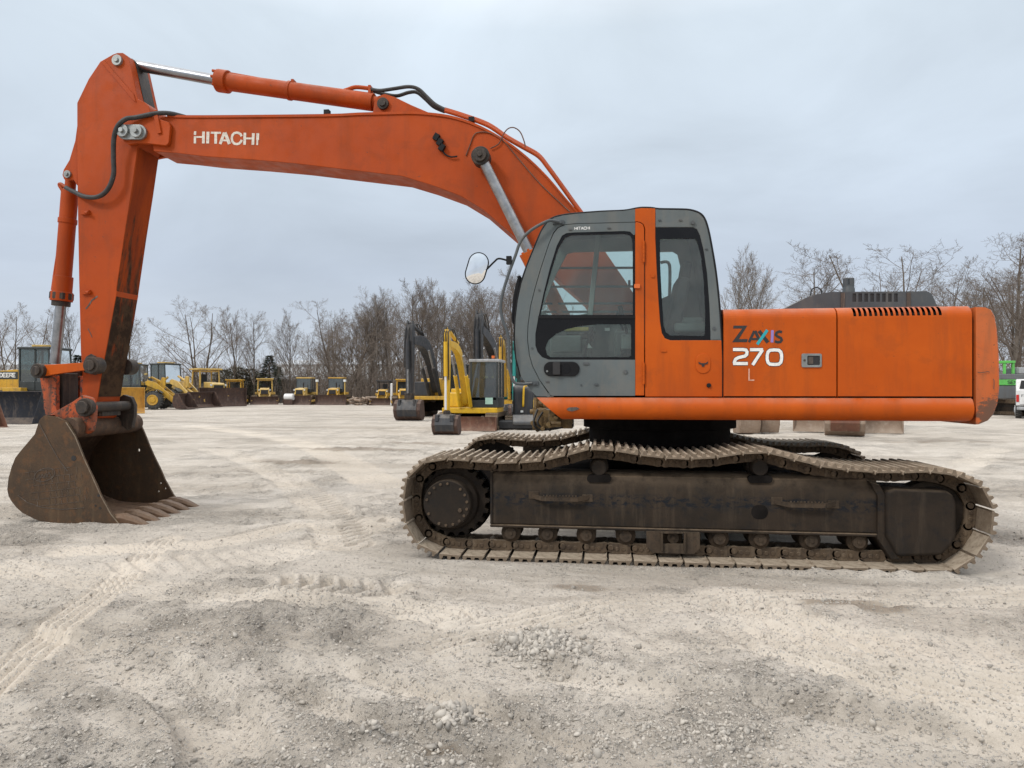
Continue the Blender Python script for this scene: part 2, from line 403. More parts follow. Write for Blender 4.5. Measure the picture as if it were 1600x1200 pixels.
GL = {
 'H': [[(0, 0), (0, 1)], [(1, 0), (1, 1)], [(0, .5), (1, .5)]], 'I': [[(.5, 0), (.5, 1)]],
 'T': [[(0, 0), (1, 0)], [(.5, 0), (.5, 1)]], 'A': [[(.46, 0), (0, 1)], [(.54, 0), (1, 1)], [(.2, .68), (.8, .68)]],
 'C': [[(1, .22), (.8, .04), (.5, 0), (.2, .06), (.02, .3), (0, .5), (.02, .7), (.2, .94), (.5, 1), (.8, .96), (1, .78)]],
 'D': [[(0, 0), (0, 1)], [(0, 0), (.55, 0), (.9, .2), (1, .5), (.9, .8), (.55, 1), (0, 1)]],
 'E': [[(1, 0), (0, 0), (0, 1), (1, 1)], [(0, .5), (.85, .5)]],
 'R': [[(0, 1), (0, 0), (.7, 0), (1, .12), (1, .4), (.7, .52), (0, .52)], [(.55, .52), (1, 1)]],
 'S': [[(1, .12), (.7, 0), (.3, 0), (0, .14), (.05, .38), (.5, .5), (.95, .62), (1, .86), (.7, 1), (.3, 1), (0, .88)]],
 'N': [[(0, 1), (0, 0), (1, 1), (1, 0)]],
 'B': [[(0, 0), (0, 1)], [(0, 0), (.7, 0), (.95, .12), (.95, .38), (.7, .5), (0, .5)], [(.7, .5), (1, .62), (1, .86), (.7, 1), (0, 1)]],
 'O': [[(.5, 0), (.12, .12), (0, .5), (.12, .88), (.5, 1), (.88, .88), (1, .5), (.88, .12), (.5, 0)]],
 'G': [[(1, .2), (.75, .02), (.4, 0), (.1, .15), (0, .5), (.1, .85), (.4, 1), (.8, .97), (1, .82), (1, .55), (.6, .55)]],
 'F': [[(1, 0), (0, 0), (0, 1)], [(0, .5), (.85, .5)]], '-': [[(.1, .5), (.9, .5)]],
 '1': [[(.2, .2), (.55, 0), (.55, 1)]], '5': [[(1, 0), (.1, 0), (.05, .45), (.7, .42), (1, .6), (.95, .88), (.6, 1), (0, .95)]],
 '0': [[(.5, 0), (.12, .12), (0, .5), (.12, .88), (.5, 1), (.88, .88), (1, .5), (.88, .12), (.5, 0)]],
}
def lettering(mb, text, o, ex, ez, w, gap, sw):
    """strokes of a word on the plane spanned by ex (along) and ez (down), letter width w, height |ez|"""
    o = Vector(o); x = 0.0
    for ch in text:
        ww = 0.12 if ch == 'I' else w
        for st in GL[ch]:
            stroke(mb, [(x + p[0] * ww, p[1]) for p in st], sw, 0, tr=lambda q: o + ex * q.x + ez * q.y)
        x += ww + gap
# ------------------------------------------------------------------ world and sun
world = bpy.data.worlds.new("World"); scene.world = world; world.use_nodes = True
wt = world.node_tree; wt.nodes.clear()
def wn(t, **k):
    n = wt.nodes.new(t)
    for a, b in k.items(): setattr(n, a, b)
    return n
SUN_EL, SUN_AZ = 40.0, 222.0      # azimuth clockwise from +Y
wo = wn('ShaderNodeOutputWorld')
sky = wn('ShaderNodeTexSky'); sky.sky_type = 'NISHITA'; sky.sun_disc = False
sky.sun_elevation = R(SUN_EL); sky.sun_rotation = R(SUN_AZ); sky.dust_density = 3.0
bg1 = wn('ShaderNodeBackground'); bg1.inputs['Strength'].default_value = 0.09
wt.links.new(sky.outputs[0], bg1.inputs[0])
tc = wn('ShaderNodeTexCoord'); sp = wn('ShaderNodeSeparateXYZ'); wt.links.new(tc.outputs['Generated'], sp.inputs[0])
rp = wn('ShaderNodeValToRGB'); wt.links.new(sp.outputs['Z'], rp.inputs[0])
els = rp.color_ramp.elements
stops = [(0.0, (0.66, 0.715, 0.785)), (0.06, (0.60, 0.665, 0.755)), (0.16, (0.565, 0.64, 0.75)), (0.28, (0.655, 0.745, 0.85)), (0.46, (0.75, 0.85, 0.945)), (0.62, (1.32, 1.36, 1.40)), (1.0, (2.35, 2.32, 2.28))]
els[0].position = stops[0][0]; els[0].color = (*stops[0][1], 1)
els[1].position = stops[-1][0]; els[1].color = (*stops[-1][1], 1)
for p, c in stops[1:-1]:
    e = els.new(p); e.color = (*c, 1)
mp = wn('ShaderNodeMapping'); mp.inputs['Scale'].default_value = (1.5, 1.5, 3.6); mp.inputs['Location'].default_value = (3.1, 0.4, 1.7)
wt.links.new(tc.outputs['Generated'], mp.inputs['Vector'])
nz = wn('ShaderNodeTexNoise'); nz.inputs['Scale'].default_value = 1.5; nz.inputs['Detail'].default_value = 6; nz.inputs['Roughness'].default_value = 0.55; nz.inputs['Distortion'].default_value = 0.5
wt.links.new(mp.outputs[0], nz.inputs['Vector'])
mr = wn('ShaderNodeMapRange'); mr.inputs['From Min'].default_value = 0.3; mr.inputs['From Max'].default_value = 0.7
mr.inputs['To Min'].default_value = 0.88; mr.inputs['To Max'].default_value = 1.10
wt.links.new(nz.outputs['Fac'], mr.inputs['Value'])
mm = wn('ShaderNodeMix', data_type='RGBA', blend_type='MULTIPLY'); mm.inputs[0].default_value = 1.0
wt.links.new(rp.outputs[0], mm.inputs[6])
cmb = wn('ShaderNodeCombineColor')
for i in range(3): wt.links.new(mr.outputs[0], cmb.inputs[i])
wt.links.new(cmb.outputs[0], mm.inputs[7])
bg2 = wn('ShaderNodeBackground'); bg2.inputs['Strength'].default_value = 1.0
wt.links.new(mm.outputs[2], bg2.inputs[0])
mxs = wn('ShaderNodeMixShader'); mxs.inputs[0].default_value = 0.93
wt.links.new(bg1.outputs[0], mxs.inputs[1]); wt.links.new(bg2.outputs[0], mxs.inputs[2])
wt.links.new(mxs.outputs[0], wo.inputs['Surface'])
sl = bpy.data.lights.new("sun", 'SUN'); sl.energy = 1.5; sl.angle = R(10); sl.color = (1.0, 0.96, 0.90)
so = bpy.data.objects.new("sun", sl); col.objects.link(so)
sd = Vector((math.sin(R(SUN_AZ)) * math.cos(R(SUN_EL)), math.cos(R(SUN_AZ)) * math.cos(R(SUN_EL)), math.sin(R(SUN_EL))))
so.rotation_euler = sd.to_track_quat('Z', 'Y').to_euler()
so.location = (0, 0, 30)
scene.view_settings.view_transform = 'Standard'; scene.view_settings.look = 'None'
scene.view_settings.exposure = 0.0; scene.view_settings.gamma = 1.0
scene.cycles.use_denoising = True
scene.cycles.max_bounces = 6; scene.cycles.transparent_max_bounces = 12

# ------------------------------------------------------------------ ground
rng = np.random.default_rng(11)
LAT = rng.random((256, 256)).astype(np.float64)
def vnoise(x, y, s, seed=0):
    x = x / s + seed * 17.31; y = y / s + seed * 7.77
    xi = np.floor(x).astype(int); yi = np.floor(y).astype(int)
    fx = x - xi; fy = y - yi
    fx = fx * fx * (3 - 2 * fx); fy = fy * fy * (3 - 2 * fy)
    a = LAT[xi & 255, yi & 255]; b = LAT[(xi + 1) & 255, yi & 255]
    c = LAT[xi & 255, (yi + 1) & 255]; d = LAT[(xi + 1) & 255, (yi + 1) & 255]
    return (a * (1 - fx) + b * fx) * (1 - fy) + (c * (1 - fx) + d * fx) * fy
def fbm(x, y, s, o=4, seed=0, g=0.5):
    r = 0; a = 1; t = 0
    for i in range(o):
        r = r + a * vnoise(x, y, s, seed + i * 3); t += a; a *= g; s *= 0.5
    return r / t * 2 - 1
def sstep(a, b, x):
    t = np.clip((x - a) / (b - a), 0, 1); return t * t * (3 - 2 * t)
def along(x, y, pts):
    """arc length and signed distance to a ground polyline"""
    best = np.full(x.shape, 1e9); S = np.zeros(x.shape); D = np.zeros(x.shape); acc = 0
    for a, b in zip(pts[:-1], pts[1:]):
        ax, ay = a[0], a[1]; dx, dy = b[0] - ax, b[1] - ay; L = math.hypot(dx, dy)
        t = np.clip(((x - ax) * dx + (y - ay) * dy) / (L * L), 0, 1)
        px, py = x - (ax + t * dx), y - (ay + t * dy)
        d = np.hypot(px, py); sg = np.sign(dx * (y - ay) - dy * (x - ax))
        k = d < best
        best = np.where(k, d, best); S = np.where(k, acc + t * L, S); D = np.where(k, d * sg, D); acc += L
    return S, D, best
def gp(*px):
    return [gnd(a, b).to_2d() for a, b in px]
PATHS = [  # (pixel polyline, half width m, kind, depth)
 (smooth_path(gp((-60, 1108), (20, 1035), (105, 965), (190, 903), (236, 862), (262, 842)), 4), 0.150, 'rib', 0.016),
 (smooth_path(gp((395, 908), (470, 913), (540, 918), (600, 922)), 4), 0.24, 'lug', 0.030),
 (smooth_path(gp((120, 892), (260, 880), (400, 868), (520, 845), (590, 815)), 4), 0.30, 'lug2', 0.012),
 (smooth_path(gp((60, 862), (200, 858), (330, 850), (470, 820)), 4), 0.22, 'rib', 0.012),
 (smooth_path(gp((1080, 935), (1200, 968), (1340, 1010), (1480, 1040), (1640, 1075)), 4), 0.30, 'fine', 0.010),
 (smooth_path(gp((1130, 985), (1280, 1040), (1430, 1085), (1620, 1130)), 4), 0.26, 'fine', 0.012),
 (smooth_path(gp((800, 1035), (1000, 1075), (1250, 1110), (1620, 1180)), 4), 0.20, 'rut', 0.030),
 (smooth_path(gp((420, 1060), (520, 1105), (640, 1150), (800, 1190)), 4), 0.13, 'rut', 0.028),
 (smooth_path(gp((500, 1035), (640, 1075), (760, 1110), (900, 1180)), 4), 0.11, 'rut', 0.022),
 (smooth_path(gp((-20, 985), (90, 1010), (230, 1045), (330, 1110), (360, 1210)), 4), 0.22, 'rut', 0.024),
 (smooth_path(gp((-20, 880), (150, 905), (330, 925), (520, 940), (700, 960)), 4), 0.22, 'fine', 0.012),
 (smooth_path(gp((640, 1010), (900, 960), (1150, 940), (1400, 935), (1620, 930)), 4), 0.24, 'fine', 0.012),
 (smooth_path(gp((950, 1010), (1150, 1000), (1400, 1010), (1640, 1040)), 4), 0.24, 'lug2', 0.010),
 (smooth_path(gp((330, 700), (420, 735), (500, 790), (540, 850)), 4), 0.30, 'lug', 0.014),
 (smooth_path(gp((1560, 700), (1500, 730), (1470, 740)), 3), 0.35, 'lug', 0.018),
 (smooth_path(gp((300, 665), (460, 690), (600, 760)), 4), 0.45, 'rib', 0.014),
]
HEAPS = [(850, 1012, 0.21, 0.075), (800, 1005, 0.10, 0.04), (705, 1122, 0.12, 0.06), (590, 1150, 0.08, 0.035), (1130, 1165, 0.26, 0.03), (1010, 1145, 0.12, 0.03), (930, 1185, 0.12, 0.04), (60, 940, 0.30, 0.025), (200, 1015, 0.35, 0.03), (300, 1000, 0.25, 0.02), (1290, 945, 0.30, 0.015)]
HP = [(gnd(a, b), r, h) for a, b, r, h in HEAPS]
def loose_mask(x, y):
    return 0.22 + 0.78 * sstep(-0.08, 0.40, 0.55 * fbm(x, y, 1.3, 4, 21, 0.6) + 0.45 * fbm(x, y * 1.3, 0.30, 4, 33, 0.65))
def ground_h(x, y):
    near = 1 - sstep(14, 40, y)
    pad = sstep(0.0, 0.9, np.maximum(np.maximum(-2.1 - x, x - 3.3), np.maximum(5.75 - y, y - 9.4)))  # packed under the tracks
    pad2 = sstep(0.0, 0.6, np.maximum(np.maximum(-6.3 - x, x + 4.6), np.maximum(6.8 - y, y - 8.7)))
    h = 0.040 * fbm(x, y, 1.7, 3, 1) + 0.034 * fbm(x, y * 1.5, 0.55, 4, 4)
    rough = loose_mask(x, y)
    h = h + (0.010 + 0.070 * rough) * fbm(x, y, 0.15, 4, 6, 0.6)
    h = h * pad * pad2 * near + 0.05 * fbm(x, y, 14, 2, 2) * sstep(12, 30, y)
    tan = np.zeros(x.shape)
    for pts, hw, kind, dp in PATHS:
        x0 = min(p[0] for p in pts) - 1; x1 = max(p[0] for p in pts) + 1; y0 = min(p[1] for p in pts) - 1; y1 = max(p[1] for p in pts) + 1
        k = (x > x0) & (x < x1) & (y > y0) & (y < y1)
        if not k.any(): continue
        S, D, d = along(x[k], y[k], pts)
        Dw = D + 0.012 * fbm(x[k], y[k], 0.4, 2, 5)
        mask = 1 - sstep(hw * 0.8, hw * 1.08, d)
        ends = sstep(0, 0.25, S) * 1.0
        mask = mask * ends
        brk = 1.0 if (kind == 'rib' and hw < .16) else 0.45 + 0.55 * sstep(-0.4, 0.1, fbm(x[k], y[k], 0.7, 3, 8))
        if kind == 'rib': pat = -0.5 + 0.5 * np.tanh(2.2 * np.sin(2 * np.pi * Dw / 0.066)) + 0.04 * np.sin(2 * np.pi * S / 0.05)
        elif kind == 'lug': pat = -0.6 + 0.8 * np.tanh(2.0 * np.sin(2 * np.pi * (S / 0.17 + np.abs(D) / 0.30)))
        elif kind == 'lug2': pat = -0.4 + 0.8 * np.tanh(1.8 * np.sin(2 * np.pi * (S / 0.17 + D / 0.5)))
        elif kind == 'fine': pat = -.3 + 0.9 * np.tanh(1.5 * np.sin(2 * np.pi * (Dw + 0.02 * fbm(x[k], y[k], 0.9, 2, 3)) / 0.085))
        else: pat = -1.0 + 1.5 * sstep(hw * 0.55, hw, d)
        flat = 0.8 if kind in ('rib', 'lug', 'lug2') else 0.15
        h[k] = h[k] * (1 - flat * mask) + 2.6 * dp * pat * mask * brk
        tan[k] = np.maximum(tan[k], mask * (1.0 if kind == 'rib' else (0.22 if kind == 'rut' else 0.55)) * brk)
        berm = np.exp(-((d - hw * 1.15) / (hw * 0.22 + 0.02)) ** 2) * ends
        h[k] = h[k] + 0.7 * dp * berm * (0.3 + 0.7 * brk)
    tx = sstep(-1.7, -1.2, x) * (1 - sstep(2.6, 3.1, x))
    h = h + tx * (0.012 + 0.042 * sstep(0.3, 2.6, x)) * np.exp(-((y - 5.87 + 0.05 * fbm(x, y, 0.5, 2, 40)) / 0.075) ** 2) * (0.55 + 0.9 * vnoise(x, y, 0.11, 7))
    bx_ = sstep(-6.4, -6.1, x) * (1 - sstep(-4.9, -4.6, x))
    h = h + 0.030 * bx_ * np.exp(-((y - 6.93) / 0.07) ** 2) * (0.5 + 0.9 * vnoise(x, y, 0.12, 9))
    for c, r, hh in HP:
        d2 = ((x - c.x) ** 2 + ((y - c.y) * 1.0) ** 2) / (r * r)
        h = h + hh * np.exp(-d2 * 1.6) * (0.7 + 0.5 * fbm(x, y, 0.09, 2, 12))
    return h, tan

def spaced(a, b, d0, grow, cap):
    v = [a]; d = d0
    while v[-1] < b:
        v.append(v[-1] + d); d = min(d * grow, cap)
    return v
xs_pos = [i * 0.016 for i in range(0, 290)] + spaced(290 * 0.016, 900, 0.017, 1.055, 60)
xs_neg = [-i * 0.016 for i in range(1, 400)] + [-v for v in spaced(400 * 0.016, 900, 0.017, 1.055, 60)]
xs = np.array(sorted(xs_pos + xs_neg))
yl = [2.2]
while yl[-1] < 9.6: yl.append(yl[-1] + 0.0042 * yl[-1])
yl += spaced(yl[-1], 1200, 0.045, 1.022, 60)[1:]
ys = np.array([-400, -120, -40, -12, -4, -1, 0.6, 1.4, 1.9, 2.1] + yl)
GX, GY = np.meshgrid(xs, ys)
GH, GT = ground_h(GX.copy(), GY.copy())
fade = sstep(500, 150, np.hypot(GX, GY)) if False else (1 - sstep(150, 400, np.hypot(GX, GY)))
GH = GH * fade
nx, ny = len(xs), len(ys)
me = bpy.data.meshes.new("ground")
co = np.stack([GX, GY, GH], -1).reshape(-1, 3).astype(np.float32)
me.vertices.add(nx * ny); me.vertices.foreach_set('co', co.ravel())
ii, jj = np.meshgrid(np.arange(nx - 1), np.arange(ny - 1))
a = (jj * nx + ii).ravel()
fc = np.stack([a, a + 1, a + 1 + nx, a + nx], -1).astype(np.int32)
nf = len(fc)
me.loops.add(nf * 4); me.loops.foreach_set('vertex_index', fc.ravel())
me.polygons.add(nf); me.polygons.foreach_set('loop_start', np.arange(0, nf * 4, 4, dtype=np.int32))
me.polygons.foreach_set('use_smooth', np.ones(nf, dtype=bool))
me.update(); me.validate()
lo_ = me.attributes.new('loose', 'FLOAT', 'POINT'); lo_.data.foreach_set('value', (loose_mask(GX, GY) * (1 - np.clip(GT * 1.3, 0, 1))).ravel().astype(np.float32))
dm = np.zeros(GX.shape)
for px_, py_, rx_, ry_ in ((560, 702, 1.9, .75), (655, 692, 1.6, .7), (470, 722, 1.2, .45), (1060, 712, 2.0, .8), (905, 918, .30, .12), (1335, 952, .40, .13), (690, 1160, .10, .06), (1480, 690, 2.2, .7)):
    g_ = gnd(px_, py_); dm = np.maximum(dm, np.exp(-((GX - g_.x) / rx_) ** 2 - ((GY - g_.y) / ry_) ** 2))
dm = sstep(0.25, 0.62, dm * (0.72 + 0.75 * fbm(GX, GY * 2.2, .7, 5, 51, .65)))
da_ = me.attributes.new('damp', 'FLOAT', 'POINT'); da_.data.foreach_set('value', dm.ravel().astype(np.float32))
at_ = me.attributes.new('packed', 'FLOAT', 'POINT'); at_.data.foreach_set('value', GT.ravel().astype(np.float32))
m = NT('gravel_yard_ground')
big = m.ramp(m.noise(0.35, 6, 0.6, dist=0.6), 0.35, 0.66)
mid = m.ramp(m.noise(1.6, 6, 0.65, dist=0.5), 0.36, 0.64)
fine = m.noise(26, 8, 0.75)
atl = m.n('ShaderNodeAttribute'); atl.attribute_name = 'loose'; loose = atl.outputs['Fac']
c = m.mix(big, (0.530, 0.476, 0.412), (0.625, 0.570, 0.503))
c = m.mix(m.math('MULTIPLY', mid, 0.65), c, (0.450, 0.400, 0.340))
c = m.mix(m.math('MULTIPLY', m.ramp(m.noise(0.20, 7, 0.68, stretch=(.55, 2.6, 1), dist=.5), 0.50, 0.60), 0.6), c, (0.330, 0.284, 0.232))
at2 = m.n('ShaderNodeAttribute'); at2.attribute_name = 'packed'
c = m.mix(m.math('MULTIPLY', at2.outputs['Fac'], 0.7), c, (0.61, 0.54, 0.455))
c = m.mix(m.math('MULTIPLY', loose, 0.28), c, (0.46, 0.42, 0.375))
c = m.mix(m.math('MULTIPLY', m.ramp(fine, 0.40, 0.66, 0.0, 0.75), m.math('ADD', m.math('MULTIPLY', loose, .70), .10)), c, (0.250, 0.220, 0.186))
atd = m.n('ShaderNodeAttribute'); atd.attribute_name = 'damp'
c = m.mix(m.math('MULTIPLY', atd.outputs['Fac'], 0.75), c, (0.235, 0.190, 0.145))
vo = m.n('ShaderNodeTexVoronoi'); vo.inputs['Scale'].default_value = 75; m.l(m.tc.outputs['Object'], vo.inputs['Vector'])
sep = m.n('ShaderNodeSeparateColor'); m.l(vo.outputs['Color'], sep.inputs[0])
peb = m.math('MULTIPLY', m.ramp(vo.outputs['Distance'], 0.50, 0.30), m.ramp(sep.outputs[0], 0.60, 0.75))
c = m.mix(m.math('MULTIPLY', peb, 0.7), c, m.mix(sep.outputs[1], (0.56, 0.54, 0.51), (0.27, 0.26, 0.25)))
vo2 = m.n('ShaderNodeTexVoronoi'); vo2.inputs['Scale'].default_value = 28; m.l(m.tc.outputs['Object'], vo2.inputs['Vector'])
sep2 = m.n('ShaderNodeSeparateColor'); m.l(vo2.outputs['Color'], sep2.inputs[0])
peb2 = m.math('MULTIPLY', m.ramp(vo2.outputs['Distance'], 0.42, 0.2), m.ramp(sep2.outputs[0], 0.72, 0.8))
bmp = m.math('ADD', m.math('ADD', m.math('MULTIPLY', m.noise(45, 8, 0.75), 0.9), m.math('MULTIPLY', m.noise(9, 6, 0.7), 1.0)), m.math('ADD', m.math('MULTIPLY', peb, 0.45), m.math('MULTIPLY', peb2, 0.8)))
bmp = m.math('MULTIPLY', bmp, m.math('ADD', m.math('MULTIPLY', loose, .80), .20))
ground_mat = m.principled(c, 0.95, bump=bmp, bstr=1.0, bdist=0.040, spec=0.15)
me.materials.append(ground_mat)
ground = bpy.data.objects.new("ground", me); col.objects.link(ground)
tag(ground, "pale tan gravel yard with tyre tracks and scattered stones", "ground", kind='structure')

# gravel: loose stones, denser in patches and heaps
def stone_variants(k):
    out = []
    t = (1 + 5 ** 0.5) / 2
    V0 = np.array([(-1, t, 0), (1, t, 0), (-1, -t, 0), (1, -t, 0), (0, -1, t), (0, 1, t), (0, -1, -t), (0, 1, -t), (t, 0, -1), (t, 0, 1), (-t, 0, -1), (-t, 0, 1)]) / 1.9
    F0 = np.array([(0, 11, 5), (0, 5, 1), (0, 1, 7), (0, 7, 10), (0, 10, 11), (1, 5, 9), (5, 11, 4), (11, 10, 2), (10, 7, 6), (7, 1, 8), (3, 9, 4), (3, 4, 2), (3, 2, 6), (3, 6, 8), (3, 8, 9), (4, 9, 5), (2, 4, 11), (6, 2, 10), (8, 6, 7), (9, 8, 1)])
    for i in range(k):
        out.append(V0 * rng.uniform(0.45, 1.45, (12, 1)) * rng.uniform(0.5, 1.3, (1, 3)))
    return out, F0
SV, SF = stone_variants(10)
pts = []
def scatter(n, fx, fy, size):
    X = fx(n); Y = fy(n)
    keep = rng.random(n) < 1.0
    return X, Y, size(n)
N1 = 60000
u = rng.uniform(-0.80, 0.80, N1); t = CH * F / rng.uniform(190, 620, N1)
X = t * (SA + u * CA); Y = t * (CA - u * SA)
dens = loose_mask(X, Y) * 0.94 + 0.06; _, tn_ = ground_h(X.copy(), Y.copy()); dens = dens * (1 - 0.9 * np.clip(tn_ * 1.3, 0, 1))
k = rng.random(N1) < dens
inpad = (X > -1.9) & (X < 3.2) & (Y > 5.9) & (Y < 9.3)
k &= ~inpad
X, Y = X[k], Y[k]
S = np.exp(rng.normal(math.log(0.0048), 0.50, len(X))); S = np.clip(S, 0.0025, 0.019)
AX, AY, AS = [X], [Y], [S]
for (c_, r_, h_), n_, s_ in zip(HP, (1500, 300, 480, 180, 320, 160, 140, 260, 360, 220, 200), (0.0115, 0.009, 0.0105, 0.008, 0.007, 0.0065, 0.007, 0.006, 0.006, 0.006, 0.007)):
    rr = np.abs(rng.normal(0, 0.62, n_)) * r_; an = rng.uniform(0, 2 * np.pi, n_)
    AX.append(c_.x + rr * np.cos(an) * 1.25); AY.append(c_.y + rr * np.sin(an)); AS.append(np.clip(np.exp(rng.normal(math.log(s_), 0.45, n_)), 0.004, 0.03))
for px, py, s_ in ((690, 1128, 0.055), (672, 1118, 0.045), (725, 1118, 0.05), (745, 1130, 0.04), (860, 1003, 0.04), (885, 1000, 0.045), (835, 1015, 0.04), (905, 1022, 0.035), (880, 1030, 0.04), (590, 1158, 0.035), (700, 1142, 0.035)):
    g_ = gnd(px, py); AX.append(np.array([g_.x])); AY.append(np.array([g_.y])); AS.append(np.array([s_ * .62]))
X = np.concatenate(AX); Y = np.concatenate(AY); S = np.concatenate(AS)
Hs, _ = ground_h(X.copy(), Y.copy())
n = len(X)
var = rng.integers(0, 10, n); ang = rng.uniform(0, 2 * np.pi, n); tl = rng.uniform(-0.6, 0.6, n)
SVa = np.array(SV)
P = SVa[var] * S[:, None, None]
ca, sa_ = np.cos(ang)[:, None], np.sin(ang)[:, None]; ct, st_ = np.cos(tl)[:, None], np.sin(tl)[:, None]
x_, y_, z_ = P[:, :, 0], P[:, :, 1], P[:, :, 2] * 0.8
y2, z2 = y_ * ct - z_ * st_, y_ * st_ + z_ * ct
x3, y3 = x_ * ca - y2 * sa_, x_ * sa_ + y2 * ca
co = np.stack([x3 + X[:, None], y3 + Y[:, None], z2 + (Hs + S * 0.12)[:, None]], -1).reshape(-1, 3).astype(np.float32)
fc = (SF[None] + (np.arange(n) * 12)[:, None, None]).reshape(-1, 3).astype(np.int32)
me = bpy.data.meshes.new("gravel")
me.vertices.add(len(co)); me.vertices.foreach_set('co', co.ravel())
me.loops.add(len(fc) * 3); me.loops.foreach_set('vertex_index', fc.ravel())
me.polygons.add(len(fc)); me.polygons.foreach_set('loop_start', np.arange(0, len(fc) * 3, 3, dtype=np.int32))
me.update(); me.validate()
shade = me.attributes.new('tone', 'FLOAT', 'POINT'); shade.data.foreach_set('value', np.repeat(rng.random(n), 12).astype(np.float32))
m = NT('gravel_stone')
at3_ = m.n('ShaderNodeAttribute'); at3_.attribute_name = 'tone'
c = m.mix(at3_.outputs['Fac'], (0.24, 0.222, 0.20), (0.52, 0.48, 0.425))
c = m.mix(m.math('MULTIPLY', m.ramp(m.noise(60, 4), 0.4, 0.65), 0.5), c, (0.44, 0.395, 0.34))
me.materials.append(m.principled(c, 0.92, bump=m.noise(160, 4), bstr=0.3, bdist=0.004, spec=0.2))
gravel = bpy.data.objects.new("gravel", me); col.objects.link(gravel)
tag(gravel, "loose grey stones scattered and heaped over the yard", "gravel", kind='stuff')
# ------------------------------------------------------------------ the orange excavator
YN, YF = 5.94, 8.53                # near edges of the two tracks
SW = 0.70                          # shoe width
YC = 7.585                         # middle of the machine
EX = thing('crawler_excavator', "large orange crawler excavator with grey cab, arm lowered and bucket on the gravel", "excavator",
           (0.67, YC, 0), world_parts=True)
def pz(pts, Y): return [at(p[0], p[1], Y) for p in pts]
def pp(pts, Y): return [at3(p[0], p[1], Y) for p in pts]
def crop(pts, k, ox, oy): return [(ox + p[0] / k, oy + p[1] / k) for p in pts]

# --- tracks
outer = [(690, 873), (760, 876), (900, 880), (1050, 884), (1200, 889), (1330, 893), (1440, 895.5), (1496, 892), (1530, 868), (1551, 832), (1554, 790), (1541, 764), (1515, 747), (1470, 736),
         (1433, 737), (1389, 737), (1342, 735), (1299, 730), (1255, 720.5), (1208, 707), (1170, 706), (1120, 713.5), (1087, 716), (1040, 714.5), (1000, 709.5), (962, 703), (925, 700), (881, 711), (844, 719.5),
         (806, 722), (770, 722), (734, 719), (694, 716.5), (660, 722), (636, 744), (629, 775), (631, 812), (645, 846)]
loop = [Vector(at(p[0], p[1], YN)) for p in outer]
for q in loop[:7]: q.y = 0.032
sm = smooth_path(loop + [loop[0]], 8)
seg = [0]
for a_, b_ in zip(sm[:-1], sm[1:]): seg.append(seg[-1] + (b_ - a_).length)
PER = seg[-1]; NS = 51
def on_loop(s):
    s %= PER
    import bisect
    i = min(bisect.bisect_right(seg, s) - 1, len(sm) - 2)
    return sm[i].lerp(sm[i + 1], (s - seg[i]) / max(1e-9, seg[i + 1] - seg[i]))
pitch = PER / NS
# one shoe: local x along the chain, local z outward, y across
def shoe_profile(p):
    h = 0.034
    q = [(-p * .445, -.012), (-p * .465, -.002), (-p * .45, .004)]
    for c_ in (-p * .38, -p * .04, p * .30):
        q += [(c_ - .019, .004), (c_ - .010, h), (c_ + .010, h), (c_ + .019, .004)]
    q += [(p * .41, .003), (p * .445, -.006), (p * .465, -.024), (p * .45, -.030), (p * .415, -.014)]
    return q
def shoe_mesh():
    b = MB(); b.prism(shoe_profile(pitch), 0, SW)
    for yy in (SW / 2 - .13, SW / 2 + .13):
        for xx in (-pitch * .19, pitch * .15):
            b.cyl((xx, yy - .0, .004), (xx, yy, .018), .014, 8)
    return b
def link_mesh(p):
    """one pair of chain links under a shoe"""
    b = MB()
    for yy in (SW / 2 - .105, SW / 2 + .105):
        y0, y1 = yy - .022, yy + .022
        prof = arc((-p * .38, -.068), .044, 100, 280, 7) + [(-p * .2, -.106), (p * .2, -.106)] + arc((p * .38, -.068), .044, -100, 80, 7) + [(p * .3, -.012), (-p * .3, -.012)]
        b.prism(prof, y0, y1)
        b.disc((-p * .38, -.068), .026, y0 - .012, y1 + .012, 10)
        b.disc((p * .14, -.058), .020, y0 - .008, y1 + .008, 8)
        b.disc((-p * .12, -.058), .020, y0 - .008, y1 + .008, 8)
    b.cyl((p * .5, SW / 2 - .1, -.068), (p * .5, SW / 2 + .1, -.068), .033, 10)
    return b
LM = link_mesh(pitch); shoe_master = None
def place_frame(s):
    a_, b_ = on_loop(s - pitch * .5), on_loop(s + pitch * .5)
    t_ = (b_ - a_).normalized(); c_ = (a_ + b_) / 2
    return c_, t_, Vector((t_.y, -t_.x))        # centre, along, outward (clockwise loop seen from the camera)
area = sum(a_.x * b_.y - b_.x * a_.y for a_, b_ in zip(sm[:-1], sm[1:]))
sgn = 1.0 if area > 0 else -1.0
